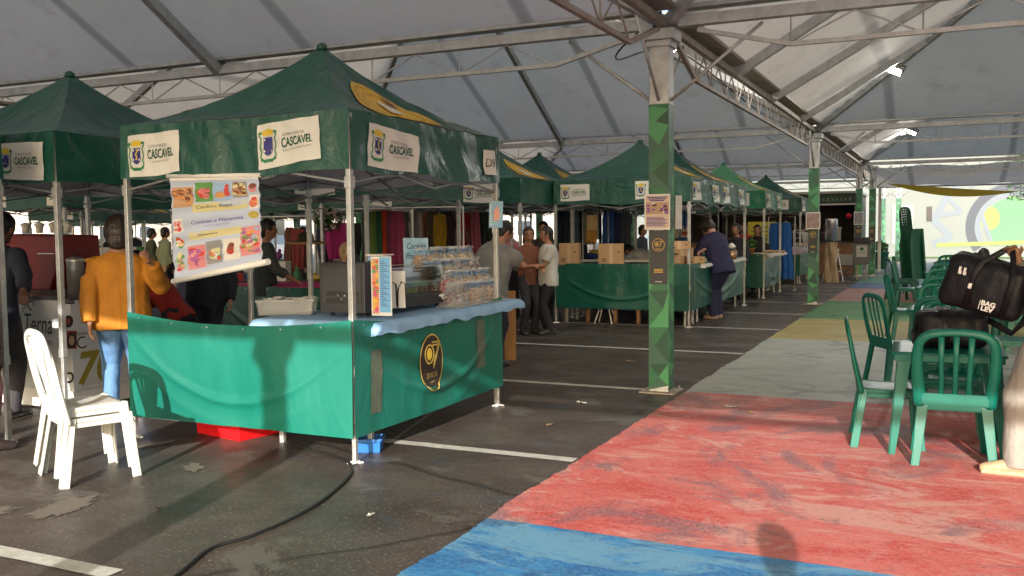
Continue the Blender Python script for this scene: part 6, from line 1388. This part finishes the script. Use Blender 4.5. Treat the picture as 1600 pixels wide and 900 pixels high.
def tr(u, v):
    a = 2 * math.pi * u; r = (.17 - .03 * v) * (1 + .3 * math.cos(3 * a + v * 5) + .15 * nz(math.cos(a) * 2, math.sin(a) * 2, v * 5)); return (r * math.cos(a), r * math.sin(a), 1.15 * v)
m.grid(tr, 36, 24).box((0, 0, 1.14), (.2, .2, .03)); m.build('trunk', mat('pale_trunk', (.36, .27, .17), .7, var=.4, vscale=4, stretch=(4, 4, .7)), q)
q = thing('steel_urn', 'tall stainless urn on the wooden trunk', 'urn', tuple(Vector(atZ(1298, 441, 0)) + Vector((0, 0, 1.16)))); MB().lathe([(.12, 0), (.12, .05), (.17, .08), (.17, .62), (.175, .66), (.15, .66), (.14, .1), (.001, .1)], n=24).build('vessel', mat('bright_steel', (.6, .6, .6), .25, metal=.9), q)
for i, x in enumerate((1292, 1308)):
    q = thing('folding_stand', 'white folding stand leg frame, %s of the wooden trunk' % ('left' if i == 0 else 'right'), 'stand', tuple(atZ(x, 440, 0)), R_(20)); m = MB(); m.bar((-.13, 0, 0), (.03, 0, .95), .022); m.build('leg', WPAINT, q); MB().bar((.17, 0, 0), (.0, 0, .95), .022).build('leg', WPAINT, q); MB().bar((-.08, 0, .3), (.12, 0, .3), .015).build('crossbar', WPAINT, q)
# glass cabinet at last stall
q = thing('display_cabinet', 'small glass cabinet on the last stall', 'cabinet', tuple(atZ(1257, 385, 1.0)), 0); m = MB()
for x in (-.3, .3):
    for y in (-.15, .15): m.bar((x, y, 0), (x, y, .5), .02)
m.box((0, 0, .5), (.62, .32, .02)); m.box((0, 0, .25), (.6, .3, .008)); m.build('frame', WPAINT, q); MB().box((0, 0, .06), (.5, .25, .1)).build('goods', mat('goods_white', (.5, .48, .45), .7, var=.4, vscale=14), q)
q = thing('baked_tray', 'tray of pale buns at the corner of the third stall', 'tray', tuple(atZ(1210, 397, 1.0)), 0); MB().box((0, 0, .015), (.5, .35, .03)).build('tray_base', ALU, q); m = MB(); rnd = random.Random(8)
for k in range(14): m.ball((rnd.uniform(-.2, .2), rnd.uniform(-.13, .13), .06), (.05, .04, .03), 0, 10, 6)
m.build('buns', mat('bun', (.5, .36, .2), .7), q)
q = thing('white_tray', 'white polystyrene tray on the long counter', 'tray', tuple(atZ(1000, 409, 1.0)), R_(10)); MB().box((0, 0, .02), (.8, .4, .04), taper=1.05).build('tray_base', WPAINT, q, bevel=.01)
q = thing('white_tray', 'small white dish behind the left cardboard box', 'tray', tuple(atZ(915, 409, 1.0)), R_(-10)); MB().box((0, 0, .02), (.4, .25, .04), taper=1.05).build('tray_base', WPAINT, q, bevel=.01)
q = thing('blue_holdall', 'blue folded cloth between the cardboard boxes', 'cloth', tuple(atZ(918, 404, 1.0)), 0); MB().ball((0, 0, .05), (.25, .14, .07)).build('cloth', mat('cobalt_cloth', (.015, .06, .28), .8), q)
for i, (x, y, D, l) in enumerate(((880, 425, 12.6, 'upper'), (824, 462, 12.9, 'lower'))):
    pass
for i, (x, y, s) in enumerate(((-3.0, 7.9, .05), (-2.9, 6.9, .035), (-4.1, 3.9, .03), (-1.7, 8.2, .06), (-1.5, 8.0, .05), (-2.8, 9.9, .05), (-2.9, 4.3, .03), (-3.4, 10.6, .06))):
    q = thing('litter_scrap', ['pale paper scrap on the dark asphalt right of the front stall', 'tiny pale scrap near the white parking line', 'small dry leaf near the power cable', 'curled dark scrap at the red band top edge', 'light twig on the red band near the column', 'crumpled paper behind the front stall on the asphalt', 'tan leaf near the path edge', 'thin paper strip beyond the second parking line'][i], 'litter', (x, y, .008), i * 1.3, group='litter on the ground'); MB().slab(lambda u, v, o=0, s=s, i=i: ((u - .5) * s * 2, (v - .5) * s * .6, .004 + .012 * nz(u * 3 + i, v * 2) ** 2 * 4 + o), 6, 4, .0015).build('scrap', mat('scrap_%d' % (i % 3), [(.5, .48, .42), (.3, .2, .08), (.04, .03, .03)][i % 3], .8), q)
# ================================================================== BACKGROUND
MW = mat('mural_white', (.20, .22, .21), .85, var=.06, vscale=.4)
q = thing('mural_wall', 'long white wall painted with a wheel, grey outlines and a green hill', 'wall', (0, 52, 0)); MB().box((-2, .2, 3.2), (34, .4, 6.4)).build('masonry', MW, q)
MI = [mat('mural_grey', (.17, .20, .235), .8), mat('mural_green', (.12, .27, .15), .8, var=.15, vscale=.7), mat('mural_line', (.08, .09, .11), .8), mat('mural_pale', (.26, .31, .33), .8), mat('mural_lime', (.22, .31, .09), .8), mat('mural_bright', (.30, .31, .30), .8)]
m = MB(); cr = lambda X, Y: (lambda p: (p.x, p.z))(atY(1340 + X / 6.154, 240 + Y / 6.154, 52)); W_ = lambda k: (lambda a, b: (a, -.004 - k, b))
def stroke(pts, w_, mi, k=0):
    P = [cr(*p) for p in pts]
    for (a, b), (c, d) in zip(P, P[1:]):
        l = math.hypot(c - a, d - b); ex, ey = -(d - b) / l * w_ / 2, (c - a) / l * w_ / 2; m.flat([(a + ex, b + ey), (a - ex, b - ey), (c - ex, d - ey), (c + ex, d + ey)], W_(k), mi); k += .0008
    return k
cx_, cz_ = cr(1440, 640); rr = abs(cr(1440, 430)[1] - cz_)
m.flat(ellipse(cx_ + .2, cz_ - .1, rr * 1.15, rr * 1.1, 40), W_(.001), 1)
wc = cr(1500, 700); R0 = abs(cr(1050, 700)[0] - wc[0])
m.flat(ellipse(cx_ - rr * .72, cz_ + .1, rr * .42, rr * .55, 30), W_(.0016), 4)
for k in range(15):
    a0, a1 = math.pi * (.40 + k * .052), math.pi * (.40 + (k + .9) * .052)
    def seg(u, v, a0=a0, a1=a1): a = a0 + (a1 - a0) * u; r = R0 * (1 - .17 * v); return (wc[0] + r * math.cos(a), -.008, wc[1] + r * math.sin(a))
    m.grid(seg, 4, 1, 5, False)
ring(m, W_(.006), wc[0], wc[1], R0 * 1.03, R0 * 1.03, R0 * .22, 2, t0=math.pi * .38, t1=math.pi * 1.2); ring(m, W_(.010), wc[0], wc[1], R0 * .83, R0 * .83, R0 * .12, 0, t0=math.pi * .38, t1=math.pi * 1.2)
stroke([(1090, 200), (870, 400), (730, 640), (900, 800), (720, 870)], .32, 0, .012); stroke([(870, 420), (1000, 560), (780, 600)], .22, 0, .016); stroke([(1190, 590), (1300, 880)], .2, 0, .02); stroke([(1050, 200), (1110, 330)], .2, 0, .024); stroke([(760, 880), (1400, 860), (1600, 850)], .2, 4, .028)
for sc_ in range(6): stroke([(-900 - sc_ * 300, 300), (-1100 - sc_ * 300, 500), (-950 - sc_ * 300, 700), (-1200 - sc_ * 300, 850)], .14, 0, .03)
stroke([(-700, 350), (-900, 420), (-800, 600), (-1000, 650)], .3, 3, .035)
m.build('mural', MI, q, norm=False)
dr = MB(); a = cr(335, 500); b = cr(530, 870); dr.box(((a[0] + b[0]) / 2, -.02, b[1] / 2 + a[1] / 2), (abs(b[0] - a[0]), .06, abs(a[1] - b[1]))); dr.build('metal_door', mat('door_pale', (.26, .29, .275), .5), q); a = cr(665, 510); b = cr(715, 650); MB().box(((a[0] + b[0]) / 2, -.01, (a[1] + b[1]) / 2), (abs(b[0] - a[0]), .06, abs(a[1] - b[1]))).build('window', mat('window_dark', (.05, .045, .045), .3), q)
# annex canopy and yellow sail
q = thing('annex_canopy', 'grey sloping fabric canopy just beyond the roof end at the right', 'canopy', (3, 34, 0)); MB().grid(lambda u, v: (-5.2 + 14 * u, -2.2 + 3.0 * v, 3.46 - .50 * v - .03 * math.sin(u * 40)), 60, 6).build('membrane', MEMB, q, norm=False); m = MB(); m.tube([(-5.2, .82, 2.94), (8.8, .82, 2.94)], .03, 8); m.build('edge_tube', STEEL, q)
for x in (-5.1, 2, 8.6): MB().box((x, .82, 1.46), (.1, .1, 2.92)).build('post', STEEL, q)
def sail(u, v): 
    a, b = Vector(atY(1384, 287, 33.6)), Vector(atY(1660, 302, 31.9)); p = a.lerp(b, u); return (p.x, p.y - .5 + 1.2 * v * math.sin(math.pi * u), p.z - (.30 * math.sin(math.pi * min(1, u * 1.25)) if u < .8 else .0) * (1 - v))
o = MB().grid(sail, 50, 8).build('shade_sail', mat('sail_yellow', (.75, .52, .03), .6, var=.1, trans=.5), None, norm=False); tag(o, 'yellow shade sail stretched under the far canopy at the right', 'shade sail')
# low pale buildings and cars on the left
PB = mat('plaster_pale', (.40, .37, .33), .9, var=.06, vscale=.5)
for i, (x, y, w_, h_, l) in enumerate(((-38, 66, 30, 4.2, 'long low pale building far behind the left stalls'), (-72, 58, 26, 5.5, 'tall pale building at the far left behind the cars'), (-24, 60, 10, 3.4, 'small white annex left of the mural wall'))):
    q = thing('far_building', l, 'building', (x, y, 0), R_(12 if i == 1 else 0)); MB().box((0, 3, h_ / 2), (w_, 6, h_)).build('wall', PB, q); MB().box((0, 3, h_ + .15), (w_ + .6, 6.6, .3)).build('roof', mat('roof_clay', (.34, .16, .10), .8), q)
    for k in range(int(w_ / 4)): f_ = MB().box((-w_ / 2 + 2 + k * 4, -.03, 1.7), (1.3, .06, 1.2)).build('window', mat('frame_white', (.6, .6, .6), .5), q); MB().box((-w_ / 2 + 2 + k * 4, -.07, 1.7), (1.1, .03, 1.0)).build('pane', mat('pane_dark', (.05, .07, .09), .15), f_)
def car(label, x, y, rz, col, group='cars parked beyond the market'):
    t = thing('parked_car', label, 'car', (x, y, 0), R_(rz), group); P_ = mat('car_%d_%d' % (int(col[0] * 99), int(col[2] * 99)), col, .3, coat=.6)
    prof = [(-2.0, .35), (-2.05, .7), (-1.7, .92), (-.9, 1.0), (-.3, 1.42), (.9, 1.45), (1.7, 1.0), (2.0, .95), (2.05, .5), (1.95, .32)]
    def st(y_, k): return [(px_, y_ * (1 if z < 1.02 else .84), z) for px_, z in prof]
    n = len(prof); m = MB(); m.add(st(-.84, 0) + st(.84, 0), [tuple(range(n)), tuple(range(2 * n - 1, n - 1, -1))] + [(i, i + n, (i + 1) % n + n, (i + 1) % n) for i in range(n)]); m.build('body', P_, t, bevel=.06)
    m = MB()
    for s in (-1, 1): m.add([(-.75, s * .845, 1.0), (-.28, s * .735, 1.36), (.85, s * .735, 1.38), (1.5, s * .845, 1.0)], [(0, 1, 2, 3)])
    m.add([(-.93, -.7, 1.02), (-.35, -.62, 1.39), (-.35, .62, 1.39), (-.93, .7, 1.02)], [(0, 1, 2, 3)]); m.add([(1.68, -.7, 1.03), (.97, -.62, 1.42), (.97, .62, 1.42), (1.68, .7, 1.03)], [(0, 1, 2, 3)])
    for v_ in range(len(m.v)): a_, b_, c_ = m.v[v_]; m.v[v_] = (a_ * 1.0, b_ * 1.012, c_ + .012)
    m.build('windows', mat('car_glass', (.03, .04, .05), .08), t, norm=False)
    for sx_ in (-1.25, 1.25):
        for s in (-1, 1):
            w1 = MB().lathe([(.001, -.1), (.31, -.1), (.33, -.06), (.33, .06), (.31, .1), (.001, .1)], n=20, M=Matrix.Translation((sx_, s * .78, .33)) @ Matrix.Rotation(R_(90), 4, 'X')).build('wheel', BLACK, t); MB().lathe([(.001, -.11), (.19, -.11), (.19, .11), (.001, .11)], n=14, M=Matrix.Translation((sx_, s * .78, .33)) @ Matrix.Rotation(R_(90), 4, 'X')).build('rim', ALU, w1)
    for s in (-1, 1): MB().ball((-2.0, s * .62, .72), (.07, .16, .09)).build('headlight', mat('lamp_clear', (.6, .6, .62), .1), t); MB().ball((2.0, s * .66, .78), (.06, .12, .12)).build('tail_light', mat('lamp_red', (.5, .01, .01), .2), t)
    return t
c1 = car('white car parked far left behind the woman in mustard', -33.5, 29.8, 60, (.7, .7, .7))
car('silver car parked left of the white one', -39.5, 30, 75, (.35, .36, .38)); car('dark blue car parked deeper behind the white one', -34, 38, 70, (.02, .04, .1)); car('red car parked in front of the low pale building', -22, 44, 85, (.35, .02, .02)); car('white car beside the red one, behind the clothes racks', -28, 45, 88, (.66, .67, .68))
# trees
def tree(label, x, y, h, r, seed, group='trees beyond the market'):
    rnd = random.Random(seed); t = thing('leafy_tree', label, 'tree', (x, y, 0), group=group); m = MB(); m.tube([(0, 0, 0), (.1, 0, h * .3), (-.05, .05, h * .55), (.05, 0, h * .8)], [.16, .12, .09, .04], 8)
    for k in range(6): a = k * 1.05; m.tube([(0, 0, h * (.35 + .05 * k)), (math.cos(a) * r * .4, math.sin(a) * r * .4, h * (.55 + .05 * k)), (math.cos(a) * r * .7, math.sin(a) * r * .7, h * (.65 + .05 * k))], [.07, .045, .02], 6)
    m.build('trunk', mat('bark', (.12, .08, .05), .9), t); m = MB()
    for k in range(16):
        a = rnd.uniform(0, 6.28); q = rnd.random() ** .5 * r * .8; foliage(m, (math.cos(a) * q, math.sin(a) * q, h * rnd.uniform(.5, 1.0)), (r * .38, r * .38, r * .3), 170, .11, rnd, 3)
    m.build('crown', [mat('tree_leaf_dark', (.03, .10, .015), .7), mat('tree_leaf_mid', (.07, .20, .03), .7), mat('tree_leaf_light', (.14, .32, .05), .7)], t, norm=False); return t
p = at(1592, 330, 46); tree('bright green tree before the mural wall at the right edge', p.x + .9, p.y, 5.4, 1.9, 3)
for i, (x, y, h, r, l) in enumerate(((-20, 50, 6, 2.4, 'round green tree left of the mural wall'), (-46, 50, 7, 2.8, 'green tree behind the parked cars'), (-58, 48, 6.5, 2.5, 'green tree at the far left'), (-31, 56, 6, 2.2, 'green tree before the long low building'))): tree(l, x, y, h, r, i + 9)
